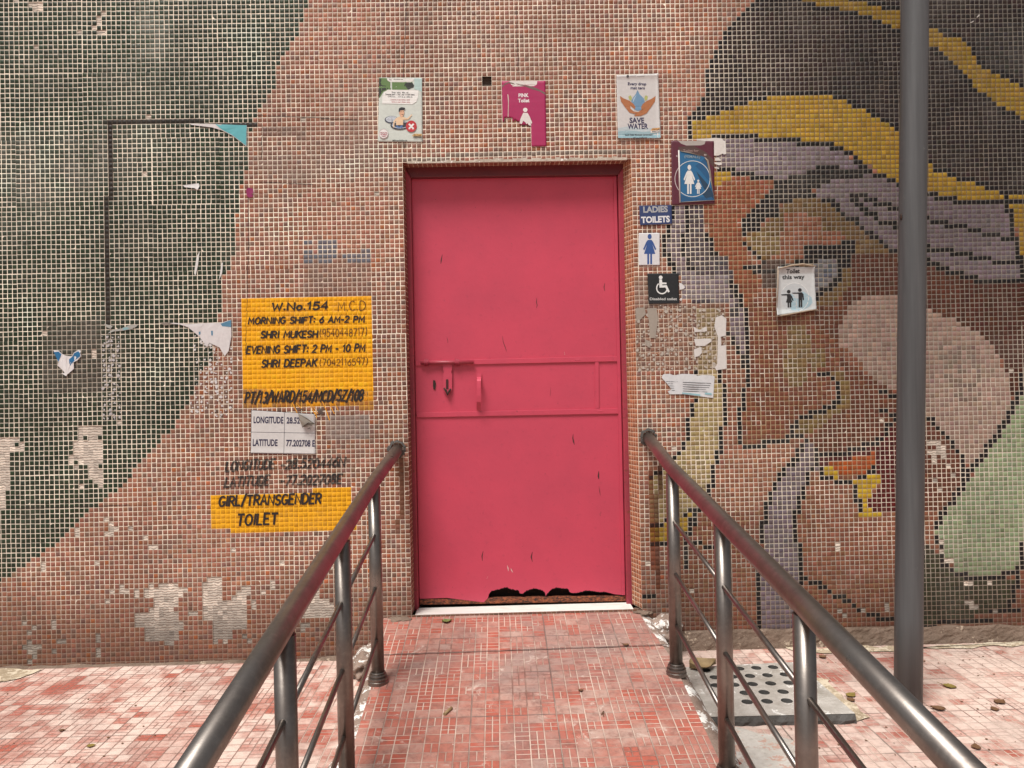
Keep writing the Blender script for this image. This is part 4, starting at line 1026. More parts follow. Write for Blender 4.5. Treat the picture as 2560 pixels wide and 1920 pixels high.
p.poly('code_panel', a1((520, 822), (545, 800), (640, 802), (642, 832), (520, 830)), (222, 178, 110))
p.text('lettering', [('ULB Code', *a1((535, 824), (633, 826)), 3.4), ('900120', *a1((533, 852), (636, 854)), 3.8), ('#SwachhSoch', *a1((265, 898), (455, 900)), 4.4)], (44, 40, 38), .03)

# 2 pink toilet notice (1240,190)
a2 = lambda *p: [(1240 + x / 5.146, 190 + y / 5.146) for x, y in p]
def torn(s, t):
    lim = .57 + .03 * math.sin(s * 40)
    if s < .25: lim = .545 + .06 * (s < .05)
    elif s < .40: lim = .60 + .02 * math.sin(s * 60)
    elif s < .62: lim = .66
    return s < .665 - .02 * (t < .72) and t > lim
p = Poster('poster', a2((75, 68), (634, 66), (648, 908), (92, 918)), (176, 26, 92), 'magenta notice with its lower left torn away over the middle of the door', 'poster', 'paper notices over the door', holes=torn)
p.poly('heading_panel', a2((170, 70), (530, 68), (525, 110), (495, 134), (220, 138), (190, 110)), (232, 228, 222))
p.poly('tear', a2((78, 130), (110, 100), (160, 80), (250, 98), (420, 128), (520, 160), (630, 215), (632, 245), (560, 200), (470, 176), (380, 140), (240, 112), (160, 96), (110, 122), (80, 152)), (120, 96, 88))
p.poly('tear', [a2((146, 240), (158, 240), (166, 300), (160, 530), (150, 530), (156, 350))], (214, 190, 182))
p.text('lettering', [('PINK', *a2((290, 275), (420, 273)), 9.2), ('Toilet', *a2((284, 342), (430, 340)), 9.2)], (246, 240, 240), .035)
p.disc('figure', a2((376, 440))[0], 5.5, 5.4, (240, 236, 232))
p.poly('figure', a2((350, 476), (405, 478), (430, 520), (464, 600), (458, 620), (440, 600), (455, 640), (425, 640), (405, 610), (392, 622), (376, 598), (350, 580), (330, 622), (302, 612), (312, 560)), (234, 228, 224))
# 3 save water (1525,175)
a3 = lambda *p: [(1525 + x / 5.146, 175 + y / 5.146) for x, y in p]
crl = lambda s, t: 0.004 * max(0, .06 - t) / .06 + .005 * max(0, s - .95) / .05 + .004 * max(0, t - .95) / .05
p = Poster('poster', a3((80, 75), (615, 55), (646, 888), (100, 885)), (212, 210, 208), 'pale notice with two brown hands holding a water drop', 'poster', 'paper notices over the door', curl=crl)
bl = [(190, 204, 208), (158, 188, 196), (132, 170, 180)]
for k in range(3): p.poly('water_picture', a3((100, 752 + 44 * k), (220, 730 + 44 * k), (420, 760 + 40 * k), (638, 740 + 44 * k), (642, 880), (104, 880)), bl[k])
p.text('lettering', [('Every drop', *a3((228, 198), (465, 200)), 7.4), ('mat ters', *a3((262, 250), (446, 252)), 7.0), ('SAVE', *a3((250, 682), (438, 680)), 13), ('WATER', *a3((225, 762), (488, 758)), 13.6)], (44, 40, 84), .03)
p.poly('leaf_picture', [a3((235, 345), (262, 328), (280, 360), (272, 400), (245, 385)), a3((484, 345), (458, 328), (440, 360), (448, 400), (476, 385))], (182, 188, 108))
p.poly('water_drop', a3((352, 262), (382, 320), (436, 372), (445, 410), (430, 470), (395, 520), (350, 528), (310, 510), (284, 460), (272, 405), (290, 365), (330, 312)), (112, 152, 184))
p.poly('water_drop', a3((340, 318), (300, 372), (288, 415), (302, 410), (316, 375)), (176, 200, 218))
hand = a3((125, 338), (180, 372), (250, 400), (300, 440), (325, 480), (318, 508), (290, 488), (258, 460), (262, 500), (300, 535), (360, 545), (415, 535), (385, 555), (300, 568), (245, 550), (190, 480), (140, 410))
p.poly('hand_picture', hand, (178, 112, 66))
p.poly('hand_picture', a3((585, 338), (530, 376), (470, 402), (420, 440), (398, 480), (402, 515), (428, 490), (460, 458), (466, 490), (430, 535), (370, 568), (305, 588), (325, 600), (400, 594), (470, 560), (520, 490), (575, 410)), (178, 112, 66))
p.poly('code_panel', a3((520, 778), (545, 752), (634, 748), (636, 780), (520, 785)), (214, 160, 96)); p.poly('code_panel', a3((520, 785), (636, 780), (638, 808), (520, 812)), (236, 232, 226))
p.text('lettering', [('ULB Code', *a3((540, 778), (634, 776)), 3.4), ('900120', *a3((538, 806), (636, 803)), 3.8), ('South Delhi Municipal Corporation', *a3((192, 848), (545, 844)), 3.8), ('#SwachhSoch', *a3((288, 892), (472, 888)), 4.2)], (44, 38, 44), .03)
p.disc('seal', a3((225, 90))[0], 3.4, 3.4, (90, 88, 92)); p.poly('heading_mark', [a3((255, 84), (330, 80), (330, 86), (255, 90)), a3((345, 92), (440, 86), (440, 92), (345, 98))], (150, 146, 146))

# 4 toilet for female, maroon board with a blue overlay (1670,340 scale 5.29)
a4 = lambda *p: [(1670 + x / 5.29, 340 + y / 5.29) for x, y in p]
p = Poster('poster', a4((38, 66), (602, 70), (612, 900), (50, 918)), (92, 26, 48), 'maroon toilet sign with a blue sheet peeling over it showing a woman and a child', 'sign', h=.0040, amp=.0002)
p.poly('torn_heading', a4((130, 68), (495, 68), (480, 112), (430, 128), (235, 130), (170, 104)), (178, 170, 164))
p.poly('stain', a4((130, 150), (330, 130), (500, 220), (600, 320), (602, 420), (520, 330), (380, 240), (150, 210)), (84, 58, 54))
p.text('lettering', [('Toilet for', *a4((195, 212), (402, 212)), 6.0)], (164, 140, 134), .01)
p.disc('ring', a4((320, 570))[0], 44.5, 45.5, (214, 200, 200), a0=138, a1=228, inner=.965)
p.text('lettering', [('c', *a4((104, 278), (126, 278)), 6.0), ('ts', *a4((470, 262), (506, 262)), 5.0)], (200, 186, 184), .02)
bs = p.poly('peeling_sheet', a4((150, 205), (420, 262), (500, 290), (545, 480), (565, 640), (610, 852), (160, 884)), (28, 104, 152)); tag(bs, 'blue peeling sheet')
p.poly('crease_shading', [a4((355, 400), (480, 300), (540, 480), (560, 620), (500, 560), (430, 470)), a4((170, 780), (300, 830), (560, 800), (600, 848), (165, 878))], (20, 86, 132), parent=bs)  # fold shading of the sheet put in as darker blue shapes
p.poly('crease_shading', [a4((370, 470), (520, 640), (580, 740), (600, 840), (470, 700)), a4((440, 760), (560, 690), (590, 800), (500, 830))], (22, 60, 88), parent=bs)
p.disc('ring', a4((320, 570))[0], 44.5, 45.5, (222, 226, 226), a0=-138, a1=132, inner=.965, parent=bs)
f = lambda x, y: a4((200 + x * 156, 385 + y * 385))[0]; pictogram(p, 'figure', f, (232, 232, 228), parent=bs)
f = lambda x, y: a4((352 + x * 88, 580 + y * 190))[0]; pictogram(p, 'figure', f, (226, 228, 226), parent=bs)
p.text('lettering', [('(FEMALE)', *a4((210, 292), (420, 300)), 7.0)], (138, 158, 170), .02, parent=bs)
bm = bmesh.new()                                                    # rolled paper edges
tube(bm, [wall(*wpt(*q), .007) for q in a4((138, 195), (146, 500), (152, 885))], .0032, 10)
from_bm('rolled_edge', bm, ink(232, 228, 222), bs)
bm = bmesh.new()
tube(bm, [wall(*wpt(*q), .008) for q in a4((478, 290), (515, 330), (548, 480), (568, 620), (608, 850))], [.0012, .0048, .0040, .0022, .0015], 10)
tube(bm, [wall(*wpt(*q), .007) for q in a4((160, 205), (300, 232), (425, 265))], [.0014, .0024, .0012], 8)
tube(bm, [wall(*wpt(*q), .007) for q in a4((165, 880), (380, 868), (612, 855))], [.001, .0018, .0012], 8)
from_bm('rolled_edge', bm, ink(150, 138, 124), bs)
def scrap(name, shapes, color, label, cat='paper scrap', group=None, h=.0026, lift=.002, extra=()):
    pts = [wpt(*q) for sh in shapes for q in sh]
    cu = sum(q[0] for q in pts) / len(pts); cv = min(q[1] for q in pts)
    single = not extra
    def mk(shs, l):
        bm = bmesh.new()
        for sh in shs:
            f = bm.faces.new([bm.verts.new(wall(*wpt(*q), 0)) for q in sh])
        bmesh.ops.triangulate(bm, faces=bm.faces)
        bmesh.ops.subdivide_edges(bm, edges=bm.edges, cuts=2)
        for v in bm.verts: v.co.y -= h + l + lift * (0.5 + mnoise.noise((v.co.x * 30, v.co.z * 30, 4)))
        r = bmesh.ops.extrude_face_region(bm, geom=list(bm.faces))
        bmesh.ops.translate(bm, verts=[g for g in r['geom'] if isinstance(g, bmesh.types.BMVert)], vec=(0, -0.0004, 0))
        return bm
    if single:
        return tag(from_bm(name, mk(shapes, 0), ink(*color)), label, cat, group)
    t = thing(name, tuple(wall(cu, cv, h)), label, cat, group)
    from_bm('sheet', mk(shapes, 0), ink(*color), t)
    for k, (nm, sh, c) in enumerate(extra): from_bm(nm, mk(sh, .0006 * (k + 1)), ink(*c), t)
    return t
scrap('paper_scrap', [a4((370, 42), (620, 28), (715, 36), (722, 60), (758, 70), (765, 240), (735, 248), (720, 235), (660, 262), (606, 262), (606, 90), (480, 66), (380, 62)), a4((620, 300), (660, 284), (700, 318), (690, 330), (615, 330)), a4((612, 350), (700, 352), (710, 380), (670, 390), (615, 372)), a4((612, 415), (670, 425), (675, 440), (615, 428))], (226, 222, 216), 'torn white paper remains beside the maroon and blue toilet sign')

# 5 ladies toilets plate, woman plate, disabled toilet plate (1580,500 scale 3.527)
a5 = lambda *p: [(1580 + x / 3.527, 500 + y / 3.527) for x, y in p]
p = Poster('sign_plate', a5((62, 52), (348, 46), (352, 212), (70, 224)), (44, 62, 110), 'dark blue plate reading ladies toilets', 'sign', 'toilet signs right of the door', h=.0044, amp=.0002)
p.text('lettering', [('LADIES', *a5((98, 112), (314, 106)), 15)], (176, 178, 180), .04); p.text('lettering', [('TOILETS', *a5((80, 204), (332, 194)), 15.5)], (234, 236, 238), .04)
p = Poster('sign_plate', a5((58, 294), (242, 292), (242, 577), (57, 578)), (226, 226, 228), 'white plate with a blue woman figure below the ladies plate', 'sign', 'toilet signs right of the door', h=.0044, amp=.0003)
f = lambda x, y: a5((95 + x * 118, 300 + y * 268))[0]; pictogram(p, 'figure', f, (46, 84, 150))
p = Poster('sign_plate', a5((134, 650), (408, 648), (414, 915), (145, 918)), (22, 26, 30), 'black plate with a white wheelchair user and the words disabled toilet', 'sign', 'toilet signs right of the door', h=.0044, amp=.0003)
p.disc('wheelchair_figure', a5((251, 684))[0], 4.6, 4.6, (236, 238, 236))
p.poly('wheelchair_figure', [a5((238, 702), (262, 702), (264, 728), (302, 730), (302, 744), (265, 744), (266, 754), (304, 752), (330, 808), (316, 818), (292, 772), (240, 774))], (236, 238, 236))
p.disc('wheelchair_figure', a5((262, 778))[0], 14.6, 15.4, (236, 238, 236), a0=10, a1=232, inner=.80)
p.text('lettering', [('Disabled toilet', *a5((155, 884), (394, 884)), 6.6)], (226, 228, 226), .012)
scrap('paper_scrap', [a5((415, 730), (440, 740), (466, 770), (452, 786), (418, 792)), a5((424, 866), (442, 868), (432, 890), (424, 886))], (232, 232, 232), 'small white paper scrap at the right edge of the black plate')

# 6 toilet this way (1920,650 scale 5.95)
a6 = lambda *p: [(1920 + x / 5.95, 650 + y / 5.95) for x, y in p]
crl = lambda s, t: .004 + .010 * max(0, .14 - t) / .14 + .012 * max(0, t - .86) / .14 + .008 * max(0, .08 - s) / .08 + .006 * max(0, s - .93) / .07
p = Poster('poster', a6((120, 110), (668, 110), (700, 738), (98, 838)), (206, 210, 210), 'curled white notice reading toilet this way with two pointing figures on the mosaic cheek', 'poster', h=.004, curl=crl)
p.disc('blue_disc', a6((390, 560))[0], 35, 36.5, (198, 204, 206))
p.poly('blue_wedge', a6((330, 500), (420, 570), (440, 580), (500, 460), (640, 560), (650, 640), (600, 700), (470, 762), (340, 750), (310, 700)), (166, 194, 204))
p.disc('ring', a6((385, 560))[0], 36, 37, (226, 228, 226), a0=-150, a1=70, inner=.95)
p.text('lettering', [('Toilet', *a6((258, 204), (458, 196)), 10.5), ('this way', *a6((200, 290), (534, 280)), 10.5)], (34, 34, 36), .03)
K = (30, 30, 32)
p.disc('figure', a6((297, 474))[0], 4.6, 4.5, K); p.poly('figure', a6((180, 516), (270, 508), (320, 508), (345, 540), (370, 604), (356, 614), (328, 560), (352, 632), (335, 634), (336, 706), (312, 708), (310, 640), (302, 640), (304, 710), (282, 710), (278, 636), (256, 634), (274, 570), (270, 530), (196, 530)), K)
p.disc('figure', a6((463, 450))[0], 4.6, 4.5, K); p.poly('figure', a6((342, 490), (436, 486), (492, 484), (516, 510), (524, 596), (506, 602), (498, 540), (500, 704), (476, 706), (472, 600), (466, 600), (470, 706), (444, 706), (440, 505), (360, 502)), K)
bm = bmesh.new()
tube(bm, [wall(*wpt(*q), .020) for q in a6((150, 135), (330, 90), (490, 72), (600, 90), (690, 104))], [.003, .0042, .005, .0045, .003], 8)
tube(bm, [wall(*wpt(*q), .018) for q in a6((128, 112), (125, 400), (100, 850))], [.004, .003, .0035], 8)
tube(bm, [wall(*wpt(*q), .022) for q in a6((100, 845), (300, 812), (560, 762), (712, 742))], [.003, .0035, .003, .0022], 8)
from_bm('curled_edge', bm, ink(170, 150, 128), p.t)

# 7 longitude sticker (520,1010 scale 2.884)
a7 = lambda *p: [(520 + x / 2.884, 1010 + y / 2.884) for x, y in p]
crl = lambda s, t: .012 * max(0, s + (1 - t) - 1.45) / .55 + .002 * max(0, t - .9) / .1
p = Poster('sticker', a7((315, 43), (775, 72), (777, 361), (310, 354)), (218, 216, 214), 'white sticker with printed longitude and latitude, its upper right corner torn and curled', 'sticker', h=.003, amp=.0003, curl=crl)
p.poly('rule', strips(a7((554, 62), (549, 352)), 1.0) + strips(a7((314, 202), (778, 210)), 1.0), (40, 38, 60))
p.poly('rule', strips(a7((315, 44), (770, 72)), 1.0) + strips(a7((315, 44), (310, 354)), .8) + strips(a7((310, 353), (777, 360)), .8), (70, 66, 80))
p.text('lettering', [('LONGITUDE', *a7((330, 136), (545, 139)), 16.5), ('28.52', *a7((568, 139), (664, 140)), 15.5), ('LATITUDE', *a7((324, 300), (503, 302)), 16.5), ('77.202708 E', *a7((565, 303), (772, 306)), 16)], (42, 40, 76), .03)
bm = bmesh.new()
vs = [bm.verts.new(wall(*wpt(*q), h)) for q, h in zip(a7((655, 66), (720, 100), (780, 145), (735, 160), (688, 165), (668, 110)), (.016, .020, .016, .022, .020, .022))]
bm.faces.new(vs[:3] + [vs[5]]); bm.faces.new((vs[5], vs[2], vs[3], vs[4]))
from_bm('curled_corner', bm, ink(142, 132, 120), p.t)
bm = bmesh.new(); tube(bm, [wall(*wpt(*q), .024) for q in a7((690, 165), (730, 132), (775, 140))], [.002, .003, .002], 8); tube(bm, [wall(*wpt(*q), .024) for q in a7((728, 178), (742, 170), (748, 182))], [.002, .003, .001], 8)
from_bm('curled_corner', bm, ink(90, 82, 74), p.t)
# torn tags left above the sticker
scrap('paper_scrap', [z for z in (a7((625, 8), (640, 40), (690, 42), (700, 10), (692, 34), (642, 30)), )], (70, 58, 44), 'dark torn scrap stuck at the lower edge of the yellow notice, left of the other', h=.003, lift=.006, group='torn bits under the yellow notice')
scrap('paper_scrap', [a7((808, 26), (826, 40), (834, 70), (820, 80), (800, 60), (790, 44))], (96, 82, 74), 'dark torn scrap stuck below the lower edge of the yellow notice, right of the other', h=.003, lift=.006, group='torn bits under the yellow notice')

# 8 small torn text sheet (1580,740 scale 3.527)
a8 = lambda *p: [(1580 + x / 3.527, 740 + y / 3.527) for x, y in p]
t8 = scrap('torn_notice', [a8((258, 718), (275, 690), (330, 686), (370, 700), (440, 686), (545, 690), (580, 704), (620, 696), (710, 700), (726, 712), (714, 898), (600, 885), (440, 866), (330, 866), (312, 840), (345, 826), (330, 800), (305, 770))], (222, 224, 226), 'torn white slip of small print above the straw coloured strip', 'paper', extra=[
   ('small_print', [q for k in range(5) for q in ([a8((300 + 12 * k, 752 + k * 19), (400 - 6 * k, 754 + k * 19), (400 - 6 * k, 759 + k * 19), (300 + 12 * k, 757 + k * 19)), a8((446, 758 + k * 19), (695 - 8 * k, 768 + k * 19), (695 - 8 * k, 773 + k * 19), (446, 763 + k * 19))])], (96, 98, 104)),
   ('blue_band', [a8((640, 852), (700, 856), (700, 872), (640, 868)), a8((440, 850), (600, 866), (600, 880), (440, 862))], (150, 196, 204))])
# bits of removed notices: paper flakes on single tiles
def flakes(name, region, dens, color, label, seed, size=(.25, .8), hh=.0024, lift=0.0012):
    r = random.Random(seed); bm = bmesh.new()
    m = inside(region); ys, xs = np.nonzero(m)
    for b, a in zip(ys, xs):
        if r.random() > dens: continue
        for _ in range(r.choice((1, 1, 2))):
            u = U[b, a] + r.uniform(-.3, .3) * TX; v = V[b, a] + r.uniform(-.3, .3) * TZ
            n = r.choice((3, 4, 5, 6)); s = r.uniform(*size) * TX * .5; ph = r.uniform(0, 6)
            q = [bm.verts.new(wall(u + s * r.uniform(.4, 1.2) * math.cos(ph + k * 2 * math.pi / n), v + s * r.uniform(.4, 1.2) * math.sin(ph + k * 2 * math.pi / n), hh + r.uniform(0, lift))) for k in range(n)]
            bm.faces.new(q)
    return tag(from_bm(name, bm, ink(*color), smooth='keep'), label, 'paper remains', kind='stuff')
flakes('poster_residue', [(1590, 768), (1816, 764), (1816, 922), (1592, 925)], .72, (190, 180, 168), 'grey flaking remains of a large notice below the black plate', 4, size=(.3, 1.0))
scrap('paper_scrap', [a8((735, 190), (790, 170), (830, 200), (825, 350), (780, 360), (785, 440), (825, 430), (832, 640), (740, 655), (730, 630), (750, 600), (755, 360), (725, 270)), a8((540, 270), (590, 300), (655, 270), (660, 310), (550, 320)), a8((545, 380), (690, 375), (700, 400), (640, 440), (560, 440)), a8((545, 470), (610, 450), (615, 500), (590, 530), (548, 540))], (222, 218, 214), 'white strip of old paper over the straw coloured tiles', h=.0027, lift=.001)
scrap('paper_scrap', [a8((130, 110), (215, 105), (230, 200), (205, 370), (160, 370), (150, 240)), a8((30, 110), (110, 100), (120, 160), (60, 220), (40, 240)), a8((110, 380), (160, 400), (160, 460), (125, 440))], (166, 156, 144), 'greyish streaks of old paper nearest the door opening', h=.0027, lift=.001)
b2 = lambda *p: [(230 + x / 3.4, 780 + y / 3.4) for x, y in p]
flakes('glue_dabs', b2((60, 185), (240, 185), (240, 930), (90, 930)), .95, (196, 192, 192), 'column of grey glue dabs on the green tiles', 8, size=(.3, .9))
flakes('glue_dabs', b2((850, 180), (1185, 230), (1185, 890), (850, 880)), .85, (220, 216, 214), 'field of white glue dabs below the torn white sheet', 9, size=(.3, .9))
scrap('torn_poster', [b2((580, 98), (700, 92), (820, 104), (960, 96), (1100, 92), (1185, 66), (1188, 200), (1165, 330), (1130, 375), (1085, 300), (1000, 262), (980, 300), (920, 215), (880, 180), (820, 130), (740, 104))], (224, 220, 220), 'torn white sheet with a ragged lower edge on the green tiles', 'torn poster', extra=[('blue_print', [b2((1095, 100), (1186, 68), (1186, 128), (1110, 122)), b2((910, 170), (925, 165), (925, 190), (912, 195)), b2((1015, 160), (1030, 160), (1030, 200), (1018, 200))], (84, 136, 166)), ('grey_back', [b2((575, 92), (640, 88), (700, 104), (620, 116))], (150, 140, 130))])
scrap('paper_scrap', [b2((105, 100), (180, 120), (160, 145), (130, 130)), b2((135, 185), (170, 155), (250, 140), (330, 110), (395, 108), (380, 125), (330, 150), (260, 160), (190, 165))], (176, 176, 170), 'thin torn paper edge left of the ragged white sheet', extra=[('blue_print', [b2((262, 138), (300, 128), (322, 140), (300, 150), (270, 156))], (150, 190, 196))])
b3 = lambda *p: [(480 + x / 7.93, 280 + y / 7.93) for x, y in p]
scrap('torn_poster', [b3((-40, 232), (450, 245), (640, 258), (1092, 266), (1084, 690), (960, 590), (800, 470), (600, 370), (400, 310), (0, 262))], (226, 222, 222), 'turquoise corner of a torn poster by the dark gum line', 'torn poster', extra=[('blue_print', [b3((470, 250), (1088, 268), (1078, 672), (960, 580), (800, 460), (600, 355))], (98, 184, 192))])
scrap('paper_scrap', [Z(0, 0, [(1175, 1192), (1280, 1180), (1285, 1200), (1272, 1225), (1255, 1212), (1190, 1205)])], (236, 236, 236), 'small white pointed scrap in the middle of the green tiles', lift=.004)
scrap('paper_scrap', [Z(0, 0, [(1585, 1222), (1600, 1208), (1628, 1215), (1632, 1240), (1620, 1250), (1634, 1262), (1605, 1275), (1588, 1258)])], (150, 28, 96), 'tiny magenta scrap where the green meets the brown', lift=.004)
scrap('paper_scrap', [Z(0, 640, [(1265, 10), (1285, -30), (1275, 60), (1258, 130), (1250, 110)])], (230, 230, 226), 'thin white scratch of paper, the left one above the ragged sheet', lift=.001, group='thin white slivers')
scrap('paper_scrap', [Z(0, 640, [(1425, 50), (1435, 40), (1430, 110), (1410, 155)])], (230, 230, 226), 'thin white scratch of paper, the right one above the ragged sheet', lift=.001, group='thin white slivers')
b4 = lambda *p: [(x / 7.9, 840 + y / 7.9) for x, y in p]
scrap('torn_poster', [b4((1070, 280), (1160, 285), (1230, 350), (1330, 395), (1440, 400), (1470, 330), (1560, 275), (1610, 290), (1600, 340), (1620, 395), (1540, 480), (1470, 520), (1470, 650), (1340, 760), (1325, 795), (1215, 735), (1290, 730), (1260, 690), (1145, 580), (1170, 520))], (236, 234, 234), 'white and blue torn scrap shaped like a V on the green tiles', 'torn poster', lift=.005, extra=[('blue_print', [b4((1080, 320), (1170, 310), (1225, 360), (1170, 510)), b4((1380, 460), (1450, 400), (1480, 340), (1560, 300), (1595, 340), (1600, 400), (1500, 480), (1440, 530), (1430, 620), (1390, 640))], (24, 112, 164))])
# bits of paper and bird marks on the dark headdress
scrap('paper_scrap', [[(2440, 44), (2447, 36), (2448, 40), (2442, 45)], [(2424, 57), (2434, 52), (2432, 56), (2426, 58)]], (190, 186, 180), 'pale scratches at the top right of the dark headdress', lift=.0005)
# ------------------------------------------------------------------ steel door in its frame
YF, YL = 0.088, 0.118                       # front of the frame, front of the leaf
door = thing('steel_door', (0.11, YL, -1.05), 'pink painted steel door with a rusted ragged bottom edge, bolt and pull handle', 'door')
fo = [dpt(1007, 412, YF), dpt(1566, 408, YF), dpt(1586, 1513, YF), dpt(1031, 1530, YF)]       # outer corners
fi = [dpt(1027.5, 446, YF + .012), dpt(1544, 439, YF + .012), dpt(1566, 1511, YF + .012), dpt(1047, 1521, YF + .012)]
def bar4(name, a, b, c, d, y0, y1, mat, parent, bev=.004, label=None):
    bm = bmesh.new()
    q = [a, b, c, d]
    hexa(bm, [(x, y1, z) for x, z in q] + [(x, y0, z) for x, z in q], bev)
    return tag(from_bm(name, bm, mat, parent), label)
bar4('frame_post', fo[0], fi[0], fi[3], fo[3], YF, .20, M_FRAME, door)
bar4('frame_post', fi[1], fo[1], fo[2], fi[2], YF, .20, M_FRAME, door)
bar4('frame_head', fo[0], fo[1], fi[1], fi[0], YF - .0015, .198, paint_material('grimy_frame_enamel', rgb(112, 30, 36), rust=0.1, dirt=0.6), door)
# outer lips hide the joint with the tiles
# leaf with its rotten lower edge
Lq = lambda px, py: dpt(px, py, YL)
rag = Z(1240, 1440, [(-240, 520), (-160, 440), (-140, 350), (-90, 300), (0, 262), (60, 270), (110, 235), (180, 222), (230, 225), (300, 262), (370, 270), (450, 290), (480, 345), (530, 345), (600, 290), (690, 262), (760, 240), (840, 262), (920, 285), (965, 330), (985, 395), (1010, 345), (1080, 280), (1130, 240), (1200, 222), (1300, 250), (1390, 238), (1435, 262), (1460, 320), (1560, 335), (1640, 325), (1700, 310), (1760, 285), (1850, 290), (1950, 300), (2050, 318), (2150, 305)], 7.9)
rag2 = []
rr_ = random.Random(3)
for (x0, y0), (x1, y1) in zip(rag, rag[1:]):
    for k in range(4):
        f = k / 4; rag2.append((x0 + (x1 - x0) * f + rr_.uniform(-.5, .5), y0 + (y1 - y0) * f + rr_.uniform(-1.1, 1.1)))
outline = [(1029, 447.5), (1541, 440.5), (1562.5, 1488)] + list(reversed(Z(1480, 1420, [(480, 650), (620, 640), (700, 660)], 10.05)[:1] + [])) + [(1536, 1485)] + list(reversed(rag2)) + [(1116, 1494.5), (1090, 1495.5), (1049, 1497)]
bm = bmesh.new()
prism(bm, [Lq(*q) for q in outline], YL, YL + .0025)
leaf = from_bm('door_leaf', bm, M_DOOR, door)
# second skin seen inside the rotten edge, then an added dark sheet keeping the sky out of the hollow
inner = [(x, y + 3.5 + 3.0 * abs(mnoise.noise((x * .09, 2, 1)))) for x, y in rag2]
inner = [(x, min(y, 1497)) for x, y in inner]
bm = bmesh.new()
prism(bm, [Lq(*q) for q in [(1080, 1455), (1545, 1450), (1545, 1490)] + list(reversed(inner)) + [(1110, 1497), (1080, 1497)]], YL + .014, YL + .017)
tag(from_bm('inner_skin', bm, M_BLACKRUST, leaf), 'burnt dark inner skin')
bm = bmesh.new()
prism(bm, [Lq(*q) for q in [(1029, 447), (1542, 440), (1566, 1540), (1046, 1545)]], YL + .060, YL + .066)
tag(from_bm('light_stop_panel', bm, M_BLACKRUST, leaf), 'dark sheet added behind the leaf to keep the sky out')
bar4('bottom_rail', Lq(1049, 1498.5), Lq(1565, 1489.5), Lq(1566, 1503.5), Lq(1049, 1512.5), YL + .001, YL + .03, M_RUST, leaf, .003, 'rusty bottom rail')
bar4('edge_strip', Lq(1533, 441.5), Lq(1541, 441), Lq(1562.5, 1487), Lq(1554.5, 1487), YL - .008, YL - .0005, M_DOOR, leaf, .002)
bar4('cross_rail', Lq(1039, 902), Lq(1542.4, 890.5), Lq(1542.8, 903.5), Lq(1039, 914), YL - .007, YL - .0005, M_DOOR, leaf, .0015)
bar4('cross_rail', Lq(1042, 1031.5), Lq(1545, 1021), Lq(1545.3, 1034), Lq(1042, 1043.5), YL - .007, YL - .0005, M_DOOR, leaf, .0015)
bar4('short_upright', Lq(1487, 905), Lq(1496.6, 904.8), Lq(1497.4, 1021.5), Lq(1487.6, 1021.8), YL - .0055, YL - .0005, M_DOOR, leaf, .0012)
# little pressed lozenges on the rails
for px, py in ((1446, 899.3), (1500, 1027.8)):
    bm = bmesh.new()
    x, z = Lq(px, py); y = YL - .0072
    c = bm.verts.new((x, y - .0012, z)); q = [bm.verts.new((x + a, y, z + b)) for a, b in ((-.022, 0), (0, .006), (.022, 0), (0, -.006))]
    for k in range(4): bm.faces.new((c, q[k], q[(k + 1) % 4]))
    from_bm('pressed_lozenge', bm, M_DOOR, leaf)
# tower bolt
bolt = from_bm('bolt', (lambda bm: (tube(bm, [(*Lq(1052, 907.2)[:1], YL - .016, Lq(1052, 907.2)[1]), (Lq(1184, 905.6)[0], YL - .016, Lq(1184, 905.6)[1])], .0085, 18), bm)[1])(bmesh.new()), M_FRAME, leaf)
for px in (1067, 1143):
    bm = bmesh.new(); x, z = Lq(px, 906.8)
    pts = [(YL - .0075, z - .017), (YL - .012, z - .0125)] + [(YL - .016 + .0125 * math.cos(R(-60 - k * 30)) * 1.0, z + .0125 * math.sin(R(-60 - k * 30))) for k in range(0, 9)] + [(YL - .012, z + .0125), (YL - .0075, z + .017)]
    pts = [(y, zz) for y, zz in pts]
    a = [bm.verts.new((x - .011, y, zz)) for y, zz in pts]; b = [bm.verts.new((x + .011, y, zz)) for y, zz in pts]
    for k in range(len(a) - 1): bm.faces.new((a[k], a[k + 1], b[k + 1], b[k]))
    bmesh.ops.solidify(bm, geom=bm.faces[:], thickness=.002)
    from_bm('bolt_bracket', bm, M_DOOR, bolt)
hq = [(1108, 911), (1130.6, 911), (1130.6, 925), (1128.4, 928), (1128.4, 931), (1130.8, 934), (1130.6, 974), (1119.5, 992), (1108, 974), (1108, 934), (1110, 931), (1110, 928), (1108, 925)]
bm = bmesh.new(); prism(bm, [Lq(*q) for q in hq], YL - .013, YL - .0105)
bmesh.ops.bevel(bm, geom=[e for e in bm.edges if e.is_manifold and e.calc_face_angle(0) > .5 and all(abs(v.co.y - (YL - .013)) < 1e-6 for v in e.verts)], offset=.0006, segments=1, affect='EDGES')
hasp = from_bm('hasp', bm, M_DOOR, bolt)
bm = bmesh.new()
sl = [(1115.2, 952)] + [(1118.5 + 3.2 * math.cos(R(a)), 951 - 3.2 * math.sin(R(a))) for a in range(170, 9, -20)] + [(1121.8, 952), (1121.6, 973), (1115.6, 973)]
bm.faces.new([bm.verts.new((Lq(*q)[0], YL - .0137, Lq(*q)[1])) for q in sl]); from_bm('hasp_slot', bm, ink(70, 8, 16), hasp)  # flat face, the slot's inner shade put into its dark red
bm = bmesh.new()
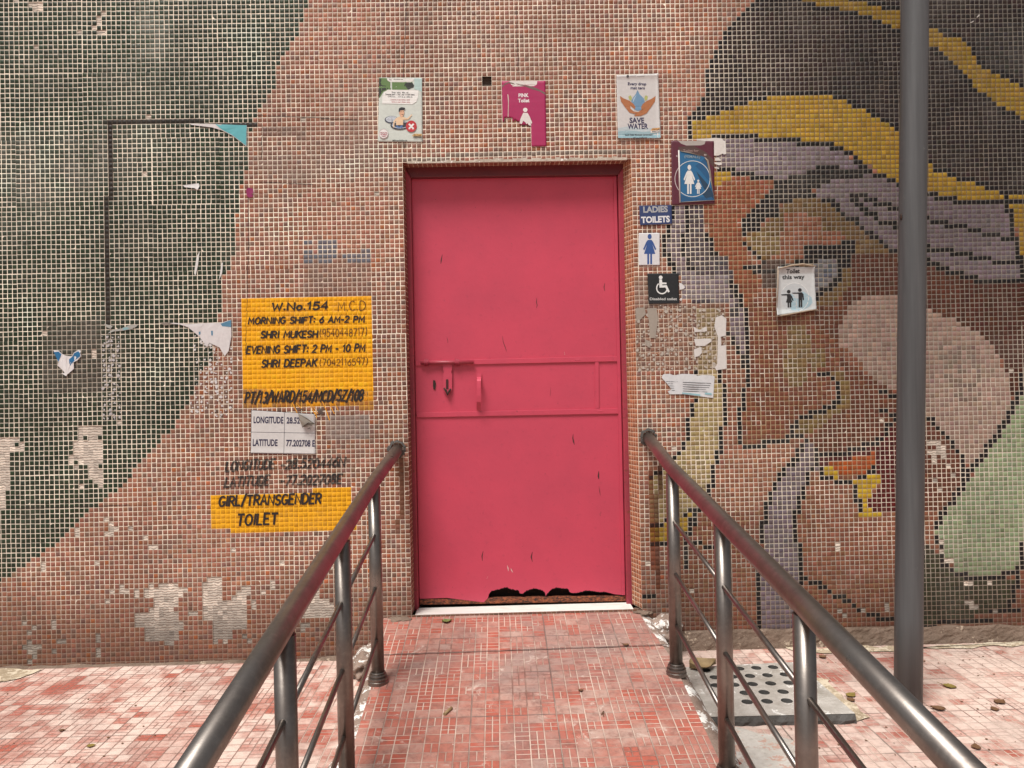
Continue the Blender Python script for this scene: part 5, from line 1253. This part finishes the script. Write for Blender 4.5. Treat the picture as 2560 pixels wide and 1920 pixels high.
tube(bm, [(Lq(1110, 970)[0], YL - .015, Lq(1110, 970)[1]), (Lq(1116, 977)[0], YL - .018, Lq(1116, 977)[1]), (Lq(1119, 986)[0], YL - .018, Lq(1119, 986)[1]), (Lq(1124, 977)[0], YL - .018, Lq(1124, 977)[1]), (Lq(1127, 972)[0], YL - .015, Lq(1127, 972)[1])], [.003, .005, .006, .005, .003], 8)
tag(from_bm('hasp_tip', bm, M_BLACKRUST, hasp), 'blackened worn tip')
bm = bmesh.new()
prism(bm, [Lq(*q) for q in [(1083, 950), (1088, 951), (1090, 960), (1088, 974), (1083.5, 973), (1082.5, 962)]], YL - .004, YL - .0008)
from_bm('staple', bm, M_BLACKRUST, leaf)
# pull handle: a bent strap
prof = [(933, .003), (938, .004), (943, .005), (946, .012), (949, .030), (953, .038), (970, .041), (990, .041), (1004, .038), (1012, .026), (1018, .014), (1024, .006), (1030, .003)]
bm = bmesh.new(); rows = []
for k, (py, o) in enumerate(prof):
    x, z = Lq(1198 - (py - 933) * .012, py); w = .0098 if k > 2 else .0115
    q = prof[min(k + 1, len(prof) - 1)]; p_ = prof[max(k - 1, 0)]
    tz, ty = Lq(1198, q[0])[1] - Lq(1198, p_[0])[1], -(q[1] - p_[1]); l = math.hypot(tz, ty); ny, nz = -abs(tz) / l, (ty / l) * (-1)
    T_ = .002
    rows.append([bm.verts.new((x + sx * w, YL - o + sy * ny * T_, z + sy * nz * T_)) for sx, sy in ((-1, 1), (1, 1), (1, -1), (-1, -1))])
for a, b in zip(rows, rows[1:]):
    for k in range(4): bm.faces.new((a[k], a[(k + 1) % 4], b[(k + 1) % 4], b[k]))
bm.faces.new(rows[0]); bm.faces.new(rows[-1])
from_bm('handle', bm, M_DOOR, leaf)
# dents and old scratches with bare steel
def scar(pts, w, col=(46, 16, 16)):
    bm = bmesh.new()
    n = len(pts); l = []
    for k, (px, py) in enumerate(pts):
        ww = w * (.25 if k in (0, n - 1) else 1) * random.uniform(.7, 1.2)
        l.append(((px - ww, py), (px + ww, py)))
    P = [q[0] for q in l] + [q[1] for q in reversed(l)]
    bm.faces.new([bm.verts.new((Lq(*q)[0], YL - .0006, Lq(*q)[1])) for q in P])
    from_bm('paint_chip', bm, ink(*col), leaf)
for pts, w in (([(1106, 636), (1104, 645), (1103, 652), (1102, 660)], 1.3), ([(1342, 745), (1341, 755), (1343, 763), (1341, 770)], 1.0), ([(1512, 708), (1510, 718), (1512, 728)], 1.3), ([(1256, 840), (1258, 855), (1263, 868), (1267, 880)], .8), ([(1117, 842), (1119, 850), (1120, 858)], .6), ([(1433, 1085), (1432, 1095), (1434, 1105), (1436, 1112)], 1.6), ([(1497, 1178), (1496, 1190), (1497, 1198)], 2.2), ([(1497, 1215), (1499, 1228), (1501, 1240)], .7), ([(1208, 1378), (1205, 1390), (1206, 1402)], 1.8), ([(1331, 1380), (1328, 1392), (1331, 1404)], 2.0), ([(1218, 680), (1222, 681)], 1.0), ([(1376, 968), (1377, 980), (1376, 990)], .5)):
    scar(pts, w, (74, 34, 34))
for pts, w in (([(1268, 1413), (1270, 1420), (1271, 1428)], 1.5), ([(1277, 1421), (1279, 1426), (1282, 1431)], 1.5), ([(1220, 1440), (1217, 1447)], .7), ([(1411, 880), (1412, 888)], .9)):
    scar(pts, w, (226, 190, 186))

# ------------------------------------------------------------------ sill, ramp, paving
bm = bmesh.new()
zs = -1.050
sa, sb = wall(-0.412, zs), wall(0.600, zs)
hexa(bm, [(-.405, -.002, zs - .03), (.603, -.004, zs - .03), (.603, .116, zs - .03), (-.405, .116, zs - .03), (-.405, -.002, zs), (.603, -.004, zs), (.603, .116, zs), (-.405, .116, zs)], .002)
tag(from_bm('door_sill', bm, M_MARBLE), 'white marble sill under the pink door', 'sill')
RS = 0.132; ZR = -1.0535
def rz(y): return ZR + RS * y
RX0, RX1 = -0.505, 0.672
REND = (-1.237 - ZR) / RS
bm = bmesh.new()
nx, ny = 40, 60; Vg = {}
for j in range(ny + 1):
    for i in range(nx + 1):
        y = 0.013 + (REND - .25 - .013) * j / ny
        wid = 0.052 * max(0, 1 + y / .45)
        x = (RX0 - wid * .8) + (RX1 - wid * 1.1 - RX0 + wid * .8) * i / nx
        z = rz(min(y, 0)) - (0.012 if y < REND else 0) * 0
        z += 0.0022 * mnoise.noise((x * 3, y * 3, 1))
        if y < -.245 and y > -.255: z -= .003
        Vg[i, j] = bm.verts.new((x, y, max(z, -1.30)))
for j in range(ny):
    for i in range(nx): bm.faces.new((Vg[i, j], Vg[i, j + 1], Vg[i + 1, j + 1], Vg[i + 1, j]))
tag(from_bm('ramp', bm, M_RAMP, smooth=True), kind='structure')
# mortar joint across the ramp, cracked
bm = bmesh.new(); jl = []
for k in range(60):
    px = 958 + (1700 - 958) * k / 59; py = 1638.5 - 26 * k / 59 + 1.3 * mnoise.noise((k * .5, 0, 0))
    r = ray(px, py); t = (ZR - RS * DIST - 0) / (r.z - RS * r.y) ; x, y = r.x * t, -DIST + r.y * t
    jl.append((x, y))
for k, ((x0, y0), (x1, y1)) in enumerate(zip(jl, jl[1:])):
    w = .003 + .0028 * abs(mnoise.noise((k * .9, 3, 0)))
    bm.faces.new([bm.verts.new(q) for q in ((x0, y0 - w, rz(y0) + .0040), (x1, y1 - w, rz(y1) + .0040), (x1, y1 + w * .7, rz(y1) + .0040), (x0, y0 + w * .7, rz(y0) + .0040))])
tag(from_bm('ramp_joint', bm, cement_material('crack_mortar', (0.11, 0.095, 0.085, 1), .25, (.36, .31, .27, 1)), smooth='keep'), kind='structure')
# cement shoulders splashed with whitewash
for name, xa, xb in (('ramp_shoulder', RX0, RX0 - .085), ('ramp_shoulder', RX1, RX1 + .085)):
    bm = bmesh.new(); rows = []
    ny = 90
    for j in range(ny + 1):
        y = -0.004 + (REND + .1) * j / ny; row = []
        wid = 0.052 * max(0, 1 + y / .45)
        x0 = xa + (wid * -.8 if xa < 0 else -wid * 1.1)
        for i in range(9):
            f = i / 8; x = x0 + (xb - x0) * f
            top = rz(min(y, 0)) - .004
            z = top + (-1.25 - top) * (f ** 2.2)
            z += .006 * mnoise.noise((x * 18, y * 14, 4)) * (1 if 0 < i < 8 else .3)
            xx = x + .012 * mnoise.noise((x * 5, y * 9, 9)) * (i > 1)
            row.append(bm.verts.new((xx, y, z)))
        rows.append(row)
    for j in range(ny):
        for i in range(8): bm.faces.new((rows[j][i], rows[j][i + 1], rows[j + 1][i + 1], rows[j + 1][i]))
    tag(from_bm(name, bm, M_WHITEWASH, smooth=True), kind='structure')
# rough cement lumps in the two corners by the opening
def lump(name, cx, cy, cz, rx, ry, rz_, seed, mat):
    bm = bmesh.new(); bmesh.ops.create_icosphere(bm, subdivisions=4, radius=1)
    for v in bm.verts:
        n = 1 + .35 * mnoise.noise((v.co.x * 2 + seed, v.co.y * 2, v.co.z * 2)) + .14 * mnoise.noise((v.co.x * 7, v.co.y * 7 + seed, v.co.z * 7))
        v.co = Vector((cx + v.co.x * rx * n, cy + v.co.y * ry * n, cz + v.co.z * rz_ * n))
    return from_bm(name, bm, mat, smooth=True)
tag(lump('cement_patch', .735, -.045, -1.125, .075, .10, .055, 3, M_WHITEWASH), kind='structure')
tag(lump('cement_patch', .636, .0, -1.062, .045, .05, .012, 8, M_PLINTH), kind='structure')
tag(lump('cement_patch', -.47, -.02, -1.062, .06, .04, .012, 5, M_PLINTH), kind='structure')
tag(lump('cement_patch', -.61, -.12, -1.21, .06, .16, .05, 12, M_WHITEWASH), kind='structure')
# paving right out to the horizon
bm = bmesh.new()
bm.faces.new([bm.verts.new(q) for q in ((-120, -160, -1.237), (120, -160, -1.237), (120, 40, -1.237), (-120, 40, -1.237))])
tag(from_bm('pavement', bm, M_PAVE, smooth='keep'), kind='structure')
# sand washed against the wall at the far left
def patch(name, pts, mat, z=-1.2328, sub=6):
    bm = bmesh.new(); P = []
    n = len(pts)
    for k in range(n):
        a, b = Vector(pts[k]), Vector(pts[(k + 1) % n])
        for i in range(sub):
            q = a + (b - a) * i / sub; d = (b - a).length * .05
            P.append((q.x + d * mnoise.noise((q.x * 20, q.y * 20, 1)) * 3, q.y + d * mnoise.noise((q.x * 20, q.y * 20, 6)) * 3, z))
    f = bm.faces.new([bm.verts.new(p) for p in P])
    bmesh.ops.triangulate(bm, faces=[f])
    return tag(from_bm(name, bm, mat, smooth='keep'), kind='structure')
M_SAND = cement_material('sand_dust', (0.50, 0.40, 0.28, 1), .6, (.62, .53, .40, 1), .5)
patch('sand', [gpt(-200, 1668), gpt(20, 1674), gpt(110, 1676), gpt(50, 1698), gpt(0, 1708), gpt(-200, 1730)], M_SAND)
patch('sand', [gpt(1950, 1622), gpt(2240, 1614), gpt(2600, 1602), gpt(2620, 1608), gpt(2420, 1622), gpt(2200, 1630), gpt(2050, 1634)], M_SAND)
patch('whitewash_splash', [gpt(1838, 1820), gpt(1900, 1835), gpt(1985, 1850), gpt(1990, 1920), gpt(1960, 2000), gpt(1880, 2000), gpt(1850, 1930), gpt(1836, 1870)], cement_material('whitewash', (0.74, 0.71, 0.66, 1), .4, (.55, .36, .29, 1), .4))
patch('whitewash_splash', [gpt(2010, 1690), gpt(2060, 1700), gpt(2150, 1780), gpt(2175, 1795), gpt(2140, 1806), gpt(2110, 1785), gpt(2070, 1740)], M_SAND, -1.2322)

# ------------------------------------------------------------------ drain cover
ZD = -1.203
dq = [gpt(1700, 1668, ZD), gpt(1990, 1655, ZD), gpt(2138, 1784, ZD), gpt(1770, 1792, ZD)]
def dpos(s, t): return lerp2(dq, s, t)
drain = thing('drain_cover', (*dpos(.5, .5), -1.237), 'pale concrete drain cover with round holes beside the ramp', 'drain cover')
bm = bmesh.new()
NXD, NYD = 7, 6
wells = []
holes = {(i, j) for i in range(1, 6) for j in range(0, 5)}
def cellv(i, j, a, b): return dpos((i + a) / NXD, (j + b) / NYD)
for j in range(NYD):
    for i in range(NXD):
        off = .12 if j % 2 else -.12
        if (i, j) in holes:
            ring_o, ring_i, ring_b = [], [], []
            for k in range(16):
                an = 2 * math.pi * k / 16 + math.pi / 4
                c, s_ = math.cos(an), math.sin(an); m_ = max(abs(c), abs(s_))
                x, y = cellv(i, j, .5 + .5 * c / m_, .5 + .5 * s_ / m_); ring_o.append(bm.verts.new((x, y, ZD)))
                x, y = cellv(i, j, .5 + off + .29 * c, .5 + .27 * s_); ring_i.append(bm.verts.new((x, y, ZD - .001)))
                x, y = cellv(i, j, .5 + off + .25 * c, .5 + .24 * s_); ring_b.append((x, y))
            for k in range(16):
                l = (k + 1) % 16
                bm.faces.new((ring_o[k], ring_o[l], ring_i[l], ring_i[k]))
            wells.append(([v.co.copy() for v in ring_i], ring_b))
        else:
            bm.faces.new([bm.verts.new((*cellv(i, j, a, b), ZD)) for a, b in ((0, 0), (1, 0), (1, 1), (0, 1))])
from_bm('top', bm, M_SLAB, drain, smooth='keep')
for ri, rb in wells:
    bm = bmesh.new(); t_ = [bm.verts.new(p) for p in ri]; b_ = [bm.verts.new((x, y, ZD - .030)) for x, y in rb]
    for k in range(16): bm.faces.new((t_[k], t_[(k + 1) % 16], b_[(k + 1) % 16], b_[k]))
    bm.faces.new(b_); from_bm('hole', bm, M_SLABEDGE, drain)  # wells darker than the slab: shade of the holes put into the colour
bm = bmesh.new(); L = []
for k in range(4):
    a, b = Vector(dq[k]), Vector(dq[(k + 1) % 4])
    for i in range(24):
        q = a + (b - a) * i / 24; L.append((q, k))
tp = [bm.verts.new((q.x, q.y, ZD - .0015)) for q, k in L]
mid_ = [bm.verts.new((q.x + .008 * mnoise.noise((q.x * 40, q.y * 40, 2)), q.y - .006 + .012 * mnoise.noise((q.x * 50, q.y * 50, 7)), ZD - .02)) for q, k in L]
lo = [bm.verts.new((q.x + .01 * mnoise.noise((q.x * 30, q.y * 30, 5)), q.y - .004 + .015 * mnoise.noise((q.x * 30, q.y * 30, 9)), -1.245)) for q, k in L]
n = len(L)
for k in range(n):
    l = (k + 1) % n
    bm.faces.new((tp[k], tp[l], mid_[l], mid_[k])); bm.faces.new((mid_[k], mid_[l], lo[l], lo[k]))
from_bm('broken_edge', bm, M_SLABEDGE, drain)

# ------------------------------------------------------------------ handrails
PY = [-.58, -1.21, -1.836, -2.466]
def handrail(label, xs, zw, slope, x_wall):
    """xs: place of each post; rail height at the wall zw, falling with the ramp"""
    t = thing('handrail', (xs[1], PY[1], rz(PY[1])), label, 'handrail', 'stainless handrails of the ramp')
    def rail(y, dz=0.0):
        k = min(max((y - PY[0]) / (PY[-1] - PY[0]), 0), 1)
        x = xs[0] + (xs[-1] - xs[0]) * k if y < PY[0] else xs[0] + (x_wall - xs[0]) * (y - PY[0]) / (0 - PY[0])
        return Vector((x, y, zw + slope * y + dz))
    bm = bmesh.new(); tube(bm, [rail(.012), rail(-.3), rail(PY[0]), rail(PY[1]), rail(PY[2]), rail(PY[3] - .12)], .0265, 28)
    tr = from_bm('top_rail', bm, M_STEEL, t)
    for k, y in enumerate(PY):
        x = xs[k]; zb = rz(y) if y > REND else -1.237
        bm = bmesh.new(); tube(bm, [(x, y, zb + .004), (x, y, rail(y).z - .02)], .0245, 24)
        post = from_bm('post', bm, M_STEEL, t)
        bm = bmesh.new(); prof = [(.0250, .046), (.0275, .046), (.0290, .043), (.0275, .040), (.0275, .0385), (.0320, .0375), (.0335, .033), (.0320, .0285), (.0315, .027), (.0365, .026), (.0375, .021), (.0365, .016), (.0360, .014), (.0390, .012), (.0390, .0)]
        rings = [[bm.verts.new((x + r * math.cos(2 * math.pi * i / 28), y + r * math.sin(2 * math.pi * i / 28), zb - .004 + h)) for i in range(28)] for r, h in prof]
        for a, b in zip(rings, rings[1:]):
            for i in range(28): bm.faces.new((a[i], a[(i + 1) % 28], b[(i + 1) % 28], b[i]))
        bm.faces.new(rings[0])
        from_bm('base_collar', bm, M_STEEL, post)
    for y0, y1 in zip(PY, PY[1:]):
        for d in (.20, .40, .60):
            bm = bmesh.new(); a, b = rail(y0, -d), rail(y1, -d); e = (b - a).normalized()
            tube(bm, [a + e * .020, b - e * .020], .0078, 14)
            # weld beads
            from_bm('crossbar', bm, M_STEEL, t)
    return t
handrail('scuffed steel handrail on the left side of the ramp, ending by the yellow notices', [-.484, -.480, -.481, -.482], -.290, .125, -.468)
handrail('scuffed steel handrail on the right side of the ramp, in front of the mosaic face', [.663, .670, .668, .672], -.262, .132, .687)
# dark broken mortar where each rail enters the wall
for u, v in ((-.468, -.284), (.686, -.258)):
    bm = bmesh.new(); n = 26
    o = [wall(u + (.040 + .012 * mnoise.noise((k * .7, u, 0))) * math.cos(2 * math.pi * k / n), v + (.040 + .012 * mnoise.noise((k * .7, u, 4))) * math.sin(2 * math.pi * k / n), .0022) for k in range(n)]
    i_ = [wall(u + .029 * math.cos(2 * math.pi * k / n), v + .029 * math.sin(2 * math.pi * k / n), .008) for k in range(n)]
    o = [bm.verts.new(q) for q in o]; i_ = [bm.verts.new(q) for q in i_]
    for k in range(n): bm.faces.new((o[k], o[(k + 1) % n], i_[(k + 1) % n], i_[k]))
    from_bm('socket_mortar', bm, M_SLABEDGE, wall_ob)

# ------------------------------------------------------------------ grey pole
gx, gy = gpt(2270, 1768)
yp = gy + 0.02
def pp(px, py):
    r = ray(px, py); t = (DIST + yp) / r.y
    return Vector((r.x * t, yp, r.z * t))
base = pp(2270, 1772); top = pp(2287, 0); d = (top - base) / (top.z - base.z)
bm = bmesh.new()
tube(bm, [base + d * (z - base.z) for z in (-1.239, -.9, -.2, .6, 1.4, 2.3, 3.2)], [.0495, .0492, .0488, .0482, .0478, .047, .046], 40)
pole = thing('street_pole', (base.x, yp, -1.237), 'tall plain grey steel pole standing in front of the mosaic face', 'pole')
shaft = from_bm('shaft', bm, M_POLE, pole)
bm = bmesh.new(); c = base + d * (.595 - base.z)
bmesh.ops.create_uvsphere(bm, u_segments=12, v_segments=8, radius=.0075)
for v in bm.verts: v.co = Vector((c.x - .0485 + v.co.x * .5, c.y - .008 + v.co.y, c.z + v.co.z * 1.6))
from_bm('bolt_hole', bm, M_BLACKRUST, shaft)

# ------------------------------------------------------------------ leaves and litter
def leaf_mat(c):
    m = N('dry_leaf'); p = m.pos(); f = m.noise(p, 60, 4)
    m.base(m.mix(f, c, (c[0] * .45, c[1] * .42, c[2] * .4, 1))).rough(.7); return m.m
M_LEAF = [leaf_mat((.42, .30, .15, 1)), leaf_mat((.20, .10, .045, 1)), leaf_mat((.22, .26, .07, 1)), leaf_mat((.30, .22, .05, 1))]
def dry_leaf(px, py, L, Wd, ang, mat, label, group=None, curl=.22, onramp=False, zoff=0.0, zg=None):
    if onramp:
        r = ray(px, py); t = (ZR - RS * DIST) / (r.z - RS * r.y); x, y = r.x * t, -DIST + r.y * t; z = rz(y)
    else:
        z = -1.237 if zg is None else zg; x, y = gpt(px, py, z)
    bm = bmesh.new(); n = 10; rows = []
    for i in range(n + 1):
        f = i / n; w = 1.25 * Wd * math.sin(math.pi * min(1, f * 1.02) ** .8) * (1 + .12 * mnoise.noise((f * 9, px, 0)))
        rows.append([])
        for j in range(-3, 4):
            g = j / 3; lx = (f - .5) * L; ly = g * w
            lz = .004 + curl * (abs(g) ** 1.6) * Wd * .9 + curl * L * .35 * (f - .4) ** 2 + .003 * mnoise.noise((f * 6, g * 4, py))
            rows[-1].append(bm.verts.new((x + lx * math.cos(ang) - ly * math.sin(ang), y + lx * math.sin(ang) + ly * math.cos(ang), z + lz + zoff)))
    for a, b in zip(rows, rows[1:]):
        for j in range(6): f = bm.faces.new((a[j], a[j + 1], b[j + 1], b[j])); f.smooth = True
    bmesh.ops.remove_doubles(bm, verts=bm.verts, dist=1e-6)
    stem = [Vector((x + (.5 + k * .09) * L * math.cos(ang), y + (.5 + k * .09) * L * math.sin(ang), z + .006 + curl * L * .13 + k * .001)) for k in range(4)]
    tube(bm, stem, .0009, 6)
    return tag(from_bm('dry_leaf', bm, M_LEAF[mat]), label, 'leaf', group)
dry_leaf(1757, 1672, .12, .045, .2, 0, 'large curled tan leaf on the corner of the drain cover', curl=.6, zg=ZD)
dry_leaf(2372, 1718, .055, .016, 2.4, 3, 'small yellow brown leaf lying on the paving right of the pole', 'fallen leaves on the right paving')
dry_leaf(2500, 1757, .05, .016, .5, 1, 'brown leaf farthest right on the paving', 'fallen leaves on the right paving')
dry_leaf(2486, 1775, .035, .012, 1.5, 1, 'small brown leaf just in front of the farthest right leaf', 'fallen leaves on the right paving')
dry_leaf(2345, 1775, .05, .014, 2.7, 1, 'dark shrivelled leaf at the foot of the grey pole', 'fallen leaves on the right paving', curl=.45)
dry_leaf(2128, 1740, .05, .014, .6, 3, 'folded yellowish leaf behind the front corner of the drain cover', 'fallen leaves on the right paving')
dry_leaf(2126, 1752, .035, .013, 2.0, 1, 'brown leaf next to the front corner of the drain cover', 'fallen leaves on the right paving')
dry_leaf(2440, 1870, .04, .012, 1.2, 1, 'brown leaf lowest on the right paving', 'fallen leaves on the right paving')
dry_leaf(2057, 1645, .035, .014, .3, 1, 'brown leaf behind the drain cover near the cement foot of the wall', 'fallen leaves on the right paving', curl=.4)
dry_leaf(1117, 1556, .045, .017, .3, 2, 'green leaf at the top of the ramp below the sill', onramp=True, curl=.4)
dry_leaf(1564, 1614, .03, .010, 2.6, 1, 'small brown leaf on the ramp by its cracked joint', onramp=True)
dry_leaf(1452, 1728, .02, .008, .3, 1, 'dark leaf bit in the middle of the ramp', onramp=True)
dry_leaf(228, 1867, .03, .010, .4, 3, 'tiny yellow leaf on the left paving')
dry_leaf(155, 1828, .022, .007, .2, 1, 'tiny dark leaf on the left paving')
bm = bmesh.new()
def rp(px, py, up=.005):
    r = ray(px, py); t = (ZR - RS * DIST) / (r.z - RS * r.y); x, y = r.x * t, -DIST + r.y * t
    return Vector((x, y, rz(y) + up))
tube(bm, [rp(1111, 1789), rp(1120, 1781), rp(1129, 1773)], .0058, 10)
tag(from_bm('stick', bm, M_LEAF[0]), 'short beige stick lying on the left of the ramp', 'stick')
bm = bmesh.new()
tube(bm, [rp(1503, 1790), rp(1506, 1784), rp(1510, 1781), rp(1508, 1788), rp(1509, 1794)], .0014, 6)
tag(from_bm('twig', bm, M_LEAF[1]), 'thin dark curled twig on the right of the ramp', 'twig')
bm = bmesh.new()
rl = random.Random(17)
for k in range(150):
    if k < 60: px, py = rl.uniform(1950, 2560), 1612 + abs(rl.gauss(0, 30)) + rl.random() * 20
    else: px, py = rl.choice((rl.uniform(1960, 2560), rl.uniform(0, 560))), rl.uniform(1690, 1920)
    x, y = gpt(px, py); s = rl.uniform(.0012, .0055)
    r = [bm.verts.new((x + s * math.cos(a + k) * rl.uniform(.5, 1.4), y + s * math.sin(a + k) * rl.uniform(.5, 1.4), -1.236 + rl.uniform(.001, .003))) for a in (0, 1.3, 2.5, 3.8, 5)]
    t_ = bm.verts.new((x, y, -1.236 + s * .8))
    for i in range(5): bm.faces.new((r[i], r[(i + 1) % 5], t_))
tag(from_bm('leaf_crumbs', bm, M_LEAF[1]), 'scattered brown leaf crumbs on the paving', 'litter', kind='stuff')
